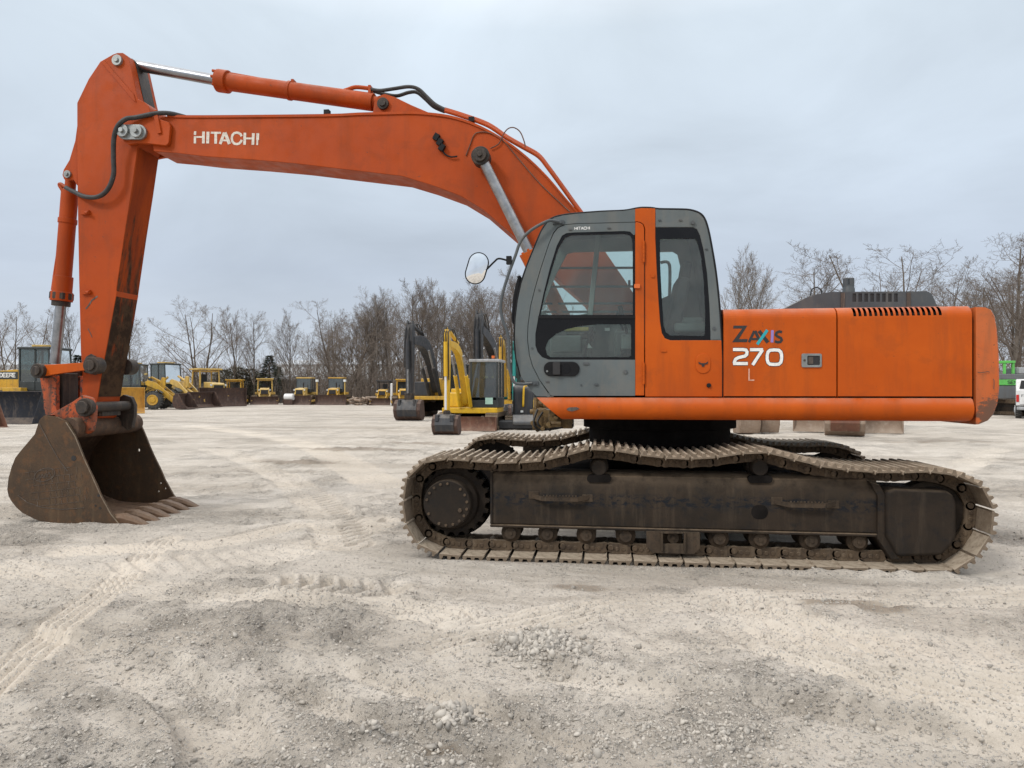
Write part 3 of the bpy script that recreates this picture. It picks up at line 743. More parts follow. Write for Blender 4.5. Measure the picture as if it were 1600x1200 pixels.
def make_track(y0):
    global shoe_master
    ch = MB(); fr = []
    for i in range(NS):
        c_, t_, o_ = place_frame((i + .35) * pitch)
        o_ = o_ * sgn
        fr.append((c_, t_, o_))
        ch.add([(c_.x + t_.x * p[0] + o_.x * p[2], y0 + p[1], c_.y + t_.y * p[0] + o_.y * p[2]) for p in LM.v], LM.f)
    tr = ch.build('crawler_track', M['chain'], EX, bevel=.004, seg=1)
    for c_, t_, o_ in fr:
        if shoe_master is None:
            o = shoe_mesh().build('track_shoe', M['shoe'], tr, bevel=.003, seg=1); shoe_master = o
        else:
            o = shoe_master.copy(); col.objects.link(o); o.parent = tr
        mt = Matrix(((t_.x, 0, o_.x, c_.x), (0, 1, 0, y0), (t_.y, 0, o_.y, c_.y), (0, 0, 0, 1)))
        jit = Matrix.Rotation(random.uniform(-.02, .02), 4, 'Y')
        o.matrix_basis = Matrix.Translation(Vector(EX['_origin'])) @ Matrix.Translation(-Vector(EX['_origin'])) @ mt @ jit
    return tr
make_track(YN); make_track(YF)

# --- track frames (near one carries all the visible detail; the far one is the same frame mirrored)
def track_frame(near):
    ya = 6.10
    def Yy(y): return y if near else (2 * YC - y)
    def pr(b, poly, y0, y1, **k): b.prism(poly, Yy(y0), Yy(y1), **k)
    b = MB()
    zt = at(1000, 741, ya)[1]; zs = at(1000, 762, ya)[1]; zb = at(1000, 824, ya)[1]
    xl = at(768, 780, ya)[0]; xr = at(1372, 790, ya)[0]
    prof = [(Yy(ya), zb), (Yy(ya), zs), (Yy(ya + .035), zt - .025), (Yy(ya + .09), zt), (Yy(6.46), zt), (Yy(6.46), zb)]
    b.prism(prof, xl, xr, axis='x')
    b.bx(xl - .01, xr + .03, min(Yy(ya - .022), Yy(ya + .3)), max(Yy(ya - .022), Yy(ya + .3)), zb - .028, zb - .003)
    b.bx(xl - .012, xl + .012, min(Yy(ya - .012), Yy(6.45)), max(Yy(ya - .012), Yy(6.45)), zb - .003, zt + .006)
    # brace collar at the idler end
    br = pz([(1358, 752), (1374, 757), (1384, 775), (1384, 838), (1406, 874), (1392, 874), (1371, 842), (1371, 775)], ya - .03)
    pr(b, br, ya - .035, ya + .3)
    o = b.build('track_frame', M['frame'], EX, bevel=.008)
    # holes and slots: dark recess plates set into the frame
    h = MB()
    for (px, py) in ((936, 748), (1188, 749)):
        pr(h, pz(rpx(px, py, 19, 6.0), ya - .004), ya - .004, ya + .05)
    pr(h, pz(rpx(1187, 800, 13, 11), ya - .004), ya - .004, ya + .05)
    h.build('frame_opening', M['under'], o)
    c = MB()
    pr(c, pz([(1385, 768), (1400, 764), (1480, 767), (1492, 774), (1496, 788), (1496, 838), (1489, 852), (1472, 869), (1404, 871), (1385, 838)], 6.03), 6.03, 6.5)
    c.build('idler_cover', M['cover'], o, bevel=.035, seg=4)
    # step handles welded to the frame
    for (x0, y0, x1, y1) in ((826, 773, 926, 778), (1205, 782, 1311, 788)):
        s_ = MB()
        A, B = at3(x0, y0, ya), at3(x1, y1, ya)
        yy = ya - .075
        s_.bx(A.x, A.x + .09, min(Yy(ya - .006), Yy(ya)), max(Yy(ya - .006), Yy(ya)), A.z - .035, A.z + .03)
        s_.bx(B.x - .09, B.x, min(Yy(ya - .006), Yy(ya)), max(Yy(ya - .006), Yy(ya)), B.z - .035, B.z + .03)
        pth = [(A.x + .03, Yy(ya - .008)), (A.x + .13, Yy(yy)), (B.x - .13, Yy(yy)), (B.x - .03, Yy(ya - .008))]
        L_ = len(pth)
        rows = []
        for dz_ in (.018, -.022):
            rows.append([(p[0], p[1], (A.z + B.z) / 2 + dz_ - (.012 if 0 < i < 3 else 0)) for i, p in enumerate(pth)])
        back = [[(p[0], p[1] + (.012 if near else -.012), p[2]) for p in r_] for r_ in rows]
        s_.strip([rows[0], rows[1], back[1], back[0], rows[0]])
        x_ = A.x + .14
        while x_ < B.x - .14:
            s_.box((x_, Yy(yy + .0), (A.z + B.z) / 2 + .012), (.014, .012, .016)); x_ += .028
        s_.build('step', M['roller'], o, bevel=.002, seg=1)
    # final drive and sprocket
    cz = Vector(at(698, 788, 6.03))
    sp_ = MB(); n = 21; prof = []
    for i in range(n):
        a0 = 360 * i / n
        for da, r_ in ((-5, .300), (-2.5, .335), (2.5, .335), (5, .300)):
            prof.append((cz.x + .02 + r_ * math.cos(R(a0 + da)), cz.y + .005 + r_ * math.sin(R(a0 + da))))
    pr(sp_, prof, 6.23, 6.34)
    sp_.build('sprocket', M['cover'], EX, bevel=.006, seg=1)
    fd = MB()
    d_ = 1 if near else -1
    fd.lathe([(0, .18), (d_ * .0, .207), (d_ * .012, .216), (d_ * .13, .216), (d_ * .15, .25), (d_ * .21, .265)], (cz.x, Yy(6.03), cz.y), n=40)
    fdo = fd.build('final_drive', M['cover'], EX, bevel=.004, seg=1, ang=30)
    bt_ = MB()
    for i in range(18):
        a_ = R(20 * i + 8)
        if i in (3, 9, 11): continue
        bt_.disc((cz.x + .185 * math.cos(a_), cz.y + .185 * math.sin(a_)), .013, Yy(6.018), Yy(6.0295), 6)
    bt_.disc((cz.x + .12, cz.y - .05), .018, Yy(6.015), Yy(6.0295), 8)
    bt_.build('bolt_ring', M['chain'], fdo)
    gp_ = MB(); gp_.disc((cz.x + .02, cz.y), .345, Yy(6.36), Yy(6.42), 36); gp_.build('drive_guard', M['under'], EX)
    # idler
    ic = Vector(at(1452, 806, 6.25)); idl = MB()
    idl.lathe([(0, .10), (0, .26), (d_ * .03, .295), (d_ * .05, .295), (d_ * .07, .275), (d_ * .12, .275), (d_ * .14, .295), (d_ * .18, .295), (d_ * .2, .10)], (ic.x, Yy(6.19), ic.y), n=40)
    idl.build('idler', M['cover'], EX, ang=30)
    # rollers
    for px in (797, 855, 916, 978, 1052, 1125, 1189, 1269, 1344):
        x_, z_ = at(px, 834 + (px - 797) * .026, 6.10); r_ = MB()
        r_.lathe([(0, .03), (0, .050), (d_ * .012, .056), (d_ * .03, .060), (d_ * .05, .088), (d_ * .09, .088), (d_ * .1, .075), (d_ * .26, .075), (d_ * .27, .088), (d_ * .31, .088), (d_ * .32, .05)], (x_, Yy(6.115), z_), n=20)
        r_.disc((x_, z_), .018, Yy(6.105), Yy(6.12), 8)
        r_.bx(x_ - .055, x_ + .055, min(Yy(6.13), Yy(6.16)), max(Yy(6.13), Yy(6.16)), z_, z_ + .075)
        r_.build('track_roller', M['roller'], EX, ang=30)
    for px in (936, 1187):
        x_, z_ = at(px, 731, 6.12); r_ = MB()
        r_.lathe([(0, .05), (0, .062), (d_ * .015, .070), (d_ * .13, .070), (d_ * .14, .085), (d_ * .3, .085), (d_ * .3, .03)], (x_, Yy(6.10), z_), n=22)
        r_.bx(x_ - .05, x_ + .05, min(Yy(6.2), Yy(6.3)), max(Yy(6.2), Yy(6.3)), z_ - .18, z_ - .05)
        r_.build('carrier_roller', M['cover'], EX, ang=30)
    g = MB()
    for pxs in ((1010, 1094),):
        A, B = at3(pxs[0], 830, 6.06), at3(pxs[1], 866, 6.06)
        hole = pz([(1035, 834), (1070, 834), (1068, 850), (1037, 850)], 6.06)
        pr(g, [(A.x, A.z), (B.x, A.z), (B.x, B.z + .05), (B.x - .05, B.z), (A.x + .05, B.z), (A.x, B.z + .05)], 6.06, 6.085, holes=[hole])
        for x_ in (A.x + .13, B.x - .13):
            g.bx(x_ - .008, x_ + .008, min(Yy(6.035), Yy(6.06)), max(Yy(6.035), Yy(6.06)), B.z + .02, A.z)
    g.build('track_guard', M['roller'], EX, bevel=.003, seg=1)
def rpx(px, py, hw, hh, r=None):
    r = r or min(hw, hh) * .95
    return rrect(px - hw, px + hw, py - hh, py + hh, r, 5)
track_frame(True); track_frame(False)
# lower frame between the tracks
lf = MB()
xc = .62
for sx in (-1, 1):
    for sy in (-1, 1):
        lf.bar((xc + sx * .35, YC + sy * .35, .72), (xc + sx * 1.05, YC + sy * 1.28, .52), .40, .34)
lf.lathe([(0, .78), (.16, .74), (.30, .68)], (xc, YC, .62), axis='z', n=36)
lf.build('lower_frame', M['under'], EX, bevel=.01)
sr = MB()
sr.lathe([(0, .70), (.02, .74), (.17, .74), (.18, .80), (.30, .80)], (xc, YC, .92), axis='z', n=44)
sr.build('slew_ring', M['under'], EX, ang=30)

# --- upper structure: deck, skirt, house
YH = 6.14
zf = at(1000, 652, 6.2)[1]
dk = MB(); dk.bx(at(868, 650, 6.3)[0], at(1520, 650, 6.3)[0], 6.24, 9.0, zf, zf + .16)
dk.bx(at(900, 650, 6.3)[0] - .25, at(1300, 650, 6.3)[0], 7.0, 8.2, zf + .03, zf + .2)
dk.build('deck', M['under'], EX, bevel=.01)
zt, zb = at(1100, 621.5, 6.12)[1], at(1100, 657, 6.12)[1]
hh = zt - zb
prof = [(6.30, zt), (6.14, zt), (6.112, zt - .012), (6.092, zt - .05), (6.082, zt - hh * .4), (6.088, zt - hh * .62), (6.110, zt - hh * .82), (6.15, zt - hh * .95), (6.22, zb), (6.34, zb)]
xr = at(1521, 640, 6.1)[0]; xl0, xl1 = at(838, 621, 6.1)[0], at(878, 656, 6.1)[0]
def skirt_row(f):
    return [((xl0 + (xl1 - xl0) * min(1, (zt - z) / hh)) * (1 - f) + xr * f, y, z) for y, z in prof]
sk = MB(); fr_ = [0, .08, .16, .24, .32, .4, .48, .56, .64, .72, .8, .88, .94, 1.0]
sk.strip([skirt_row(f) for f in fr_])
sk.add(skirt_row(0), [tuple(range(len(prof)))]); sk.add(skirt_row(1), [tuple(range(len(prof)))])
skirt = sk.build('side_skirt', M['orange'], EX, ang=50)
sc_ = MB(); sc_.prism(pz(crop([(325, 795), (345, 783), (405, 780), (428, 793), (405, 805), (370, 815), (335, 808)], 5, 820, 480), 6.084), 6.0795, 6.088)
sc_.build('paint_scrape', M['weld'], skirt)

def house_profile(y0, zt_, r=.10):
    return [(y0, at(1200, 619, y0)[1])] + [(y0 + r - r * math.cos(R(a_)), zt_ - r + r * math.sin(R(a_))) for a_ in range(0, 91, 10)] + [(7.3, zt_ + .01)]
zht = at(1300, 481, 6.22)[1]
HPR = house_profile(YH, zht)
def house_panel(x0, x1, skip=None):
    """outer sheet of a house panel with its louvre slots cut out of the rounded edge, closed at the sides"""
    b = MB()
    xs_ = [x0, x1] if skip is None else sorted({x0, x1} | {v for s in skip for v in s})
    for xa, xb in zip(xs_[:-1], xs_[1:]):
        cut = skip is not None and any(abs(s[0] - xa) < 1e-6 for s in skip)
        for k in range(len(HPR) - 1):
            if cut and 2 <= k <= 7: continue
            (ya, za), (yb, zb_) = HPR[k], HPR[k + 1]
            b.add([(xa, ya, za), (xb, ya, za), (xb, yb, zb_), (xa, yb, zb_)], [(0, 1, 2, 3)])
    inner = [(y + .03, z - .03) for y, z in HPR]
    for xe in (x0, x1):
        ring = [(xe, y, z) for y, z in HPR] + [(xe, y, z) for y, z in reversed(inner)]
        n_ = len(HPR)
        b.add(ring, [(k, k + 1, 2 * n_ - 2 - k, 2 * n_ - 1 - k) for k in range(n_ - 1)])
    return b
xa, xm, xb_ = at(1131, 550, YH)[0], at(1308, 550, YH)[0], at(1519, 550, YH)[0]
core = MB()
core.prism([(YH + .035, HPR[0][1] - .02)] + [(y + .035, z - .035) for y, z in HPR[1:]] + [(9.0, zht - .03), (9.0, HPR[0][1] - .02)], xa + .01, at(1530, 550, YH)[0], axis='x')
core.build('engine_bay', M['under'], EX)
p1 = house_panel(xa, xm - .006).build('side_door', M['orange'], EX, ang=25)
sx0, sx1 = at(1331, 488, 6.18)[0], at(1472, 488, 6.18)[0]
slots = []
for i in range(17):
    a_ = sx0 + (sx1 - sx0) * i / 17
    slots.append((a_, a_ + (sx1 - sx0) / 17 * .55))
p2 = house_panel(xm + .006, xb_, slots).build('side_door', M['orange'], EX, ang=25)
p2['label'] = "orange side door with a row of louvre slots"
p1['label'] = "orange side door with model lettering and latch"
tp = MB(); tp.bx(xa, xb_, 7.3, 9.0, zht - .03, zht + .012)
tp.build('house_roof', M['orange'], EX, bevel=.01)
rs = MB(); rs.bx(xa, at(1530, 550, YH)[0], 8.97, 9.03, zt + .005, zht - .04); rs.build('far_side_door', M['orange'], EX, bevel=.01)
# latch
lt = MB(); lt.prism(pz(rrect(1252, 1283.5, 552.5, 574, 2.5, 3), YH), YH - .012, YH + .01, holes=[pz(rrect(1261, 1280.5, 556, 570.5, 1.5, 3), YH)])
latch = lt.build('latch', M['steel'], p1, bevel=.002, seg=1)
l2 = MB(); l2.prism(pz(rrect(1261, 1280.5, 556, 570.5, 1.5, 3), YH), YH - .003, YH + .02)
l2.build('recess', M['ink'], latch)
l3 = MB(); l3.prism(pz(rrect(1262.5, 1270, 557.5, 569, 1, 3), YH), YH - .012, YH - .0035); l3.disc(at(1256.5, 563, YH), .010, YH - .016, YH - .01, 12)
l3.build('latch_paddle', M['weld'], latch)
# lettering on the door
CR = lambda pts: crop(pts, 8, 1120, 480)
d1, d2, d3, d4, d5 = MB(), MB(), MB(), MB(), MB()
d1.add(pp(CR([(210, 230), (382, 230), (276, 398), (388, 398), (376, 437), (192, 437), (318, 266), (203, 266)]), YH - .002), [(0, 1, 6, 7), (1, 2, 5, 6), (2, 3, 4, 5)])
stroke(d1, CR([(470, 296), (402, 437)]), 4.0, YH); stroke(d1, CR([(478, 296), (532, 410)]), 4.6, YH, .0025); stroke(d1, CR([(436, 398), (505, 398)]), 3.4, YH, .003)
stroke(d1, CR([(528, 296), (640, 441)]), 5.6, YH)
stroke(d1, CR([(815, 312), (780, 303), (748, 318), (738, 345), (760, 366), (800, 385), (812, 410), (795, 434), (760, 438), (725, 425)]), 4.0, YH)
stroke(d2, CR([(632, 285), (505, 465)]), 4.6, YH, .0035)
stroke(d3, CR([(695, 288), (690, 440)]), 4.2, YH)
two = CR([(203, 529), (330, 529), (365, 536), (378, 560), (374, 590), (350, 612), (270, 630), (235, 650), (222, 680), (218, 703)])
base2 = CR([(205, 704), (388, 704)])
sev = [CR([(415, 531), (578, 531)]), CR([(572, 533), (448, 722)])]
zero = CR([(720, 533), (665, 538), (640, 560), (630, 600), (630, 650), (640, 690), (665, 712), (720, 716), (775, 712), (800, 690), (810, 650), (810, 600), (800, 560), (775, 538)])
for w_, mbx, pr_ in ((6.6, d5, .0015), (4.9, d4, .0025)):
    stroke(mbx, two, w_, YH, pr_); stroke(mbx, base2, w_, YH, pr_ + .0003)
    stroke(mbx, sev[0], w_, YH, pr_ + .0001); stroke(mbx, sev[1], w_, YH, pr_ + .0004); stroke(mbx, zero, w_, YH, pr_ + .0002, closed=True)
d1.build('black_lettering', M['ink'], p1, recalc=False); d2.build('teal_lettering', M['teal_ink'], p1, recalc=False); d3.build('violet_lettering', M['violet_ink'], p1, recalc=False)
d5.build('number_outline', M['ink'], p1, recalc=False); d4.build('number', M['white'], p1, recalc=False)
d6 = MB(); stroke(d6, CR([(403, 768), (403, 912), (470, 912)]), 1.9, YH)
d6.build('faded_letter', M['pinkish'], p1, recalc=False)
# counterweight
cwp = [(1525, 479.5), (1540, 480), (1550, 484), (1556, 494), (1560, 515), (1563.5, 560), (1564, 605), (1561, 630), (1555, 646), (1545, 657), (1530, 663), (1505, 664), (1525, 655)]
cw = MB(); poly = pz(cwp, YH - .01); poly[-2] = at(1525, 663.5, YH - .01)
poly = poly[:-1]
xl_ = poly[0][0]; xmx = max(p[0] for p in poly)
rows = []
for (y, k) in ((YH - .01, .86), (YH - .002, .95), (YH + .03, 1.02), (YH + .12, 1.07), (YH + .5, 1.28), (YC, 1.45), (9.03 - .5, 1.25), (9.03 - .12, 1.0), (9.03 + .01, .6)):
    row = []
    for (x, z) in poly:
        f = (x - xl_) / (xmx - xl_)
        kk = 1 - (1 - k) * (f if k < 1 else f * 1.0)
        zz = z if k >= .93 else (zb + zht) / 2 + (z - (zb + zht) / 2) * (1 - .022 * (1 - k))
        row.append((xl_ + (x - xl_) * kk, y, zz))
    rows.append(row + [row[0]])
cw.strip(rows); cw.add(rows[0][:-1], [tuple(range(len(poly)))]); cw.add(rows[-1][:-1], [tuple(range(len(poly)))])
M['counterweight'] = painted('counterweight_paint', (0.53, 0.108, 0.018), (0.50, 0.125, 0.032), rough=0.45, dirt=(0.22, 0.085, 0.035), dirt_amt=0.5, chips=0.8, chip_at=0.625, dust=0.3, dust_col=(0.40, 0.30, 0.22))
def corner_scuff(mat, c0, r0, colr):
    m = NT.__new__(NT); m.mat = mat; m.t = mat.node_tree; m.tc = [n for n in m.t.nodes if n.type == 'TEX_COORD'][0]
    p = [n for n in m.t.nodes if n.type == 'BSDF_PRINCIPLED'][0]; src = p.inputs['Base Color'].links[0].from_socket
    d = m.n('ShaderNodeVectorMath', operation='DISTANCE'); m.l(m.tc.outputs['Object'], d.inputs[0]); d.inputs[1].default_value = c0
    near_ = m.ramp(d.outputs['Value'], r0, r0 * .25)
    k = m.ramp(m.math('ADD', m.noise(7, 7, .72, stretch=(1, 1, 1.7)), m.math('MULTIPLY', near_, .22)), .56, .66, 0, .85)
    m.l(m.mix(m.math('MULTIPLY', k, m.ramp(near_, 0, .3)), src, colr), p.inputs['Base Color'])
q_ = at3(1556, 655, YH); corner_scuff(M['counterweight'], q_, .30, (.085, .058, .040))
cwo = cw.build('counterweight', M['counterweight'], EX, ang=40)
cs = MB(); CS = lambda pts: crop(pts, 7.5, 1500, 520)
stroke(cs, CS([(205, 460), (240, 468), (330, 455), (350, 463)]), 1.1, YH - .01, .012); stroke(cs, CS([(440, 455), (480, 448)]), 1.4, YH, .0)
stroke(cs, CS([(388, 540), (400, 560), (396, 660)]), 1.0, YH - .01, .012)
cs.build('paint_scrape', M['weld'], cwo, recalc=False)
# grey hood, exhaust, grab wire
hd = MB(); hy = 8.3
hp = pz([(1222, 484), (1262, 464), (1285, 458), (1300, 456), (1448, 455), (1456, 459), (1467, 484)], hy)
hsl = []
for i in range(8):
    x0 = 1332 + i * 9.3; hsl.append(pz([(x0, 458.5), (x0 + 5.6, 458.5), (x0 + 5.6, 471.5), (x0, 471.5)], hy))
hd.prism(hp, hy, hy + .012, holes=hsl); hd.prism(hp, hy + .012, hy + .62)
hood = hd.build('engine_hood', M['grey_hood'], EX)
hb = MB(); hb.prism(pz([(1330, 458), (1406, 458), (1406, 472), (1330, 472)], hy + .0105), hy + .0105, hy + .0115); hb.build('louvre_backing', M['ink'], hood)
for px in (1317, 1420):
    st = MB(); st.prism(pz([(px - 3, 457), (px + 3, 457), (px + 3, 481), (px - 3, 481)], hy - .01), hy - .012, hy - .002); st.build('hood_strap', M['weld'], hood)
ws = MB(); ws.tube(smooth_path([at3(p[0], p[1], hy + .2) for p in ((1266, 462), (1269, 452), (1277, 449), (1284, 455), (1283, 459))], 5), .008, 6); ws.build('grab_wire', M['black'], hood)
ex_ = MB(); c_ = at3(1326, 455, 8.55)
ex_.lathe([(-.1, .070), (.03, .066), (.045, .060), (.06, .060), (.06, .05), (.07, .05)], c_, axis='z', n=20)
for dx in (-.03, .028):
    ex_.lathe([(.06, .034), (.15, .034), (.155, .028), (.12, .026)], c_ + Vector((dx, 0, 0)), axis='z', n=14)
ex_.build('exhaust_pipe', M['grey_hood'], EX, ang=30)

# --- cab
YK = 6.16; KW = .05; YR = 7.12
K = lambda pts: crop(pts, 1527 / 420, 720, 310)
roof_l = [(856, 346.5), (866, 340), (880, 336.5), (900, 334), (940, 331), (975, 329.5), (993, 326.3), (1003, 325.0), (1018, 325.3), (1030, 327), (1060, 327.5), (1078, 328.5), (1092, 333), (1100, 341)]
rear_l = [(1106, 358), (1112, 388), (1118, 425), (1123, 470), (1127, 520), (1128.5, 560), (1128.5, 620)]
front_l = [(856, 346.5), (846, 362), (835, 388), (824, 415), (815, 442), (809, 470), (805.5, 500), (804.5, 530), (807, 560), (814, 588), (826, 606), (838, 619), (860, 619.5)]
door_l = K([(990, 133), (650, 142), (590, 148), (550, 164), (525, 195), (500, 255), (455, 390), (420, 510), (395, 610), (380, 720), (377, 800), (388, 890), (405, 950), (445, 1030), (508, 1124)])
xsplit = K([(990, 0)])[0][0]
g1 = MB()                                             # grey front frame
g1.prism(pz([p for p in roof_l if p[0] < xsplit][::-1] + front_l[1:] + [(K([(508, 1124)])[0][0], 619.3)] + door_l[::-1][1:] + [(xsplit, 326.6)], YK), YK, YK + KW)
cab = g1.build('cab', M['grey_cab'], EX, bevel=.008)
win_rear = K([(1105, 165), (1318, 165), (1342, 176), (1358, 210), (1378, 290), (1398, 420), (1412, 600), (1418, 760), (1418, 806), (1190, 806), (1160, 795), (1142, 765), (1132, 700), (1122, 560), (1112, 380), (1105, 220)])
g2 = MB()                                             # grey rear frame
g2.prism(pz([(1024, 325.8)] + [p for p in roof_l if p[0] > 1024] + rear_l[:4] + [(1127.3, 531.5), K([(1418, 806)])[0]] + win_rear[7::-1] [0:8], YK), YK, YK + KW)
g2.build('cab_rear_frame', M['grey_cab'], cab, bevel=.008)
g3 = MB()                                             # orange pillar and lower quarter
xp = K([(1105, 0)])[0][0]
g3.prism(pz([(xsplit, 326.6), (993, 326.3), (1003, 325.0), (1018, 325.3), (1024, 325.8), (xp, 340), K([(1105, 165)])[0]] + K([(1105, 220), (1112, 380), (1122, 560), (1132, 700), (1142, 765), (1160, 795), (1190, 806)]) + [(1127.3, 531.7), (1128.5, 560), (1128.5, 619.8), K([(1047, 0)])[0][:1] + (619.8,)] + K([(1047, 172), (1040, 150), (1022, 136), (1000, 131)]) + [(xsplit, 346.4)], YK), YK - .002, YK + KW)
quarter = g3.build('quarter_panel', M['orange'], cab, bevel=.008)
fl = MB(); fl.prism(pz(K(rrect(1334, 1418, 882, 994, 40, 6)), YK), YK - .010, YK)
flap = fl.build('filler_flap', M['orange'], quarter, bevel=.003)
kf = MB(); kf.prism(pz(K([(1350, 928), (1365, 936), (1390, 936), (1404, 926), (1402, 940), (1385, 944), (1382, 956), (1370, 956), (1368, 944), (1352, 940)]), YK - .010), YK - .016, YK - .010); kf.build('flap_lock', M['ink'], flap)
kn = MB(); c_ = at(*K([(1408, 1062)])[0], YK); kn.disc(c_, .019, YK - .02, YK, 14)
kn.build('stop_buffer', M['rubber'], quarter, bevel=.004)
kb = MB(); kb.prism(pz(K(rrect(1136, 1168, 858, 872, 5, 3)), YK), YK - .012, YK); kb.prism(pz(K(rrect(1082, 1100, 428, 450, 5, 3)), YK), YK - .012, YK); kb.build('mounting_boss', M['orange'], quarter)
# door
dwin = K([(575, 212), (600, 198), (640, 194), (930, 186), (962, 190), (982, 210), (988, 240), (990, 300), (990, 916), (500, 916), (462, 902), (436, 872), (424, 835), (424, 770), (440, 680), (470, 540), (505, 400), (545, 270)])
gd = MB(); Yd = YK - .006
gap = 1.1
dl = [(p[0] + gap, p[1] + (gap if i < 5 else 0)) for i, p in enumerate(door_l)]
gd.prism(pz(dl[:-1] + [(K([(511, 1120)])[0][0] + gap, 618.4), (xsplit, 618.4), (xsplit, K([(0, 916.5)])[0][1])] + dwin[9:] + dwin[:6] + [(xsplit, K([(0, 205)])[0][1]), (xsplit, dl[0][1])], YK), Yd, Yd + .045)
door = gd.build('door', M['grey_cab'], cab, bevel=.006)
go = MB(); go.prism(pz([(xsplit + .15, 347.7)] + K([(1000, 135), (1020, 140), (1036, 152), (1042, 174), (1042, 1120), (991, 1120)]), YK), Yd - .002, Yd + .045)
go.build('door_edge_strip', M['orange'], door, bevel=.006)
for y0, y1 in ((242, 362), (935, 1055)):
    h_ = MB(); A, B = at3(*K([(1039, y0)])[0], YK - .016), at3(*K([(1039, y1)])[0], YK - .016)
    for k in range(5):
        h_.cyl(A.lerp(B, k / 5 + .008), A.lerp(B, (k + 1) / 5 - .008), .0115, 10)
    h_.cyl(A + Vector((0, 0, .008)), B - Vector((0, 0, .008)), .006, 8)
    h_.build('hinge', M['orange'], door)
hn = MB(); hn.prism(pz(K(rrect(472, 674, 928, 1010, 38, 6)), Yd), Yd - .014, Yd)
hdl = hn.build('handle', M['rubber'], door, bevel=.004)
hn2 = MB(); hn2.prism(pz(K(rrect(524, 566, 932, 1002, 6, 3)), Yd), Yd - .040, Yd - .0145); hn2.build('handle_lever', M['ink'], hdl, bevel=.004)
hn3 = MB(); hn3.disc(at(*K([(491, 982)])[0], Yd), .009, Yd - .02, Yd - .012, 12); hn3.build('lock', M['steel'], hdl)
hn4 = MB(); hn4.prism(pz(K(rrect(572, 624, 940, 996, 22, 5)), Yd), Yd - .0165, Yd - .013); hn4.build('handle_recess', M['frit'], hdl)
bo = MB()
for (x, y, w, h) in ((712, 938, 18, 7), (935, 985, 12, 11), (492, 1040, 10, 4), (770, 1057, 12, 6), (683, 1059, 4, 4), (622, 177, 10, 4), (842, 168, 10, 4), (445, 520, 6, 5), (405, 850, 5, 5)):
    bo.prism(pz(K(rrect(x - w, x + w, y - h, y + h, min(w, h) * .9, 3)), Yd), Yd - .010, Yd)
bo.build('mounting_boss', M['grey_hood'], door)
bo = MB()
for (x, y, w, h) in ((1130, 124, 9, 4), (1248, 124, 9, 4), (1438, 738, 9, 9), (1394, 288, 8, 4)):
    bo.prism(pz(K(rrect(x - w, x + w, y - h, y + h, min(w, h) * .9, 3)), YK), YK - .010, YK)
bo.disc(at(*K([(1317, 139)])[0], YK), .017, YK - .02, YK, 14); bo.build('mounting_boss', M['grey_hood'], cab)
# badge on the door top
bd = MB(); o_ = at3(*K([(647, 163)])[0], Yd - .002); hgt_ = .024; lettering(bd, "HITACHI", o_, Vector((hgt_ * 1.04, 0, .0)), Vector((0, 0, -hgt_)), .78, .20, .2)
bd.build('badge_lettering', M['white'], door, recalc=False)
# door glazing: rubber seal, upper pane, lower black bordered pane
rb = MB(); ins = lambda pts, k: [(p[0] + (sum(q[0] for q in pts) / len(pts) - p[0]) * k, p[1] + (sum(q[1] for q in pts) / len(pts) - p[1]) * k) for p in pts]
up_in = K([(592, 222), (625, 208), (930, 200), (960, 208), (974, 232), (977, 300), (978, 662), (452, 662), (478, 540), (515, 405), (556, 280)])
lo_in = K([(490, 888), (480, 850), (496, 806), (540, 770), (600, 742), (680, 724), (780, 714), (960, 714), (968, 724), (968, 892), (955, 902), (510, 902)])
Ys = Yd + .008
rb.prism(pz(dwin, YK), Ys, Ys + .02, holes=[pz(up_in, YK), pz(lo_in, YK)])
seal = rb.build('door_window', M['frit'], door)
for nm, q in (('upper_pane', up_in), ('lower_pane', lo_in)):
    gl = MB(); gl.prism(pz(q, YK), Ys + .008, Ys + .012); gl.build(nm, M['glass'], seal, smooth=False)
br = MB(); A, B = at3(*K([(440, 675)])[0], Ys - .004), at3(*K([(989, 675)])[0], Ys - .004); br.bar(A, B, .012, .022); br.build('window_bar', M['rubber'], seal)
# rear side window
qw_in = K([(1130, 232), (1330, 226), (1346, 250), (1366, 330), (1382, 470), (1390, 640), (1388, 775), (1376, 782), (1190, 778), (1165, 760), (1152, 720), (1142, 560), (1134, 400)])
rw = MB(); rw.prism(pz(win_rear, YK), YK + .004, YK + .03, holes=[pz(qw_in, YK)]); rwin = rw.build('side_window', M['frit'], cab)
gl = MB(); gl.prism(pz(qw_in, YK), YK + .012, YK + .016); gl.build('pane', M['glass'], rwin, smooth=False)
# roof, rear wall, front glass, far wall
def sheet(path, ya, yb_, th, name, mat, parent, inward=(0, -1)):
    P2 = [Vector(at(p[0], p[1], YK)) for p in path]; b = MB(); ra = []; rb_ = []
    for i, q in enumerate(P2):
        d_ = (P2[min(i + 1, len(P2) - 1)] - P2[max(i - 1, 0)]).normalized(); nn = Vector((d_.y, -d_.x)) * inward[0]
        ra.append(q); rb_.append(q + nn * th)
    b.strip([[(q.x, ya, q.y) for q in ra], [(q.x, yb_, q.y) for q in ra], [(q.x, yb_, q.y) for q in rb_], [(q.x, ya, q.y) for q in rb_], [(q.x, ya, q.y) for q in ra]])
    return b.build(name, mat, parent, ang=40)
sheet(roof_l, YK + .002, YR, .03, 'cab_roof', M['grey_hood'], cab, (1, 0))
sheet(roof_l[-1:] + rear_l, YK + .002, YR, .03, 'cab_rear_wall', M['grey_hood'], cab, (1, 0))
sheet(front_l[9:], YK + .002, YR, .03, 'cab_front_sill', M['grey_cab'], cab, (-1, 0))
sheet(front_l[:10], YK + .05, YR - .03, .006, 'windscreen', M['glass_far'], cab, (-1, 0))
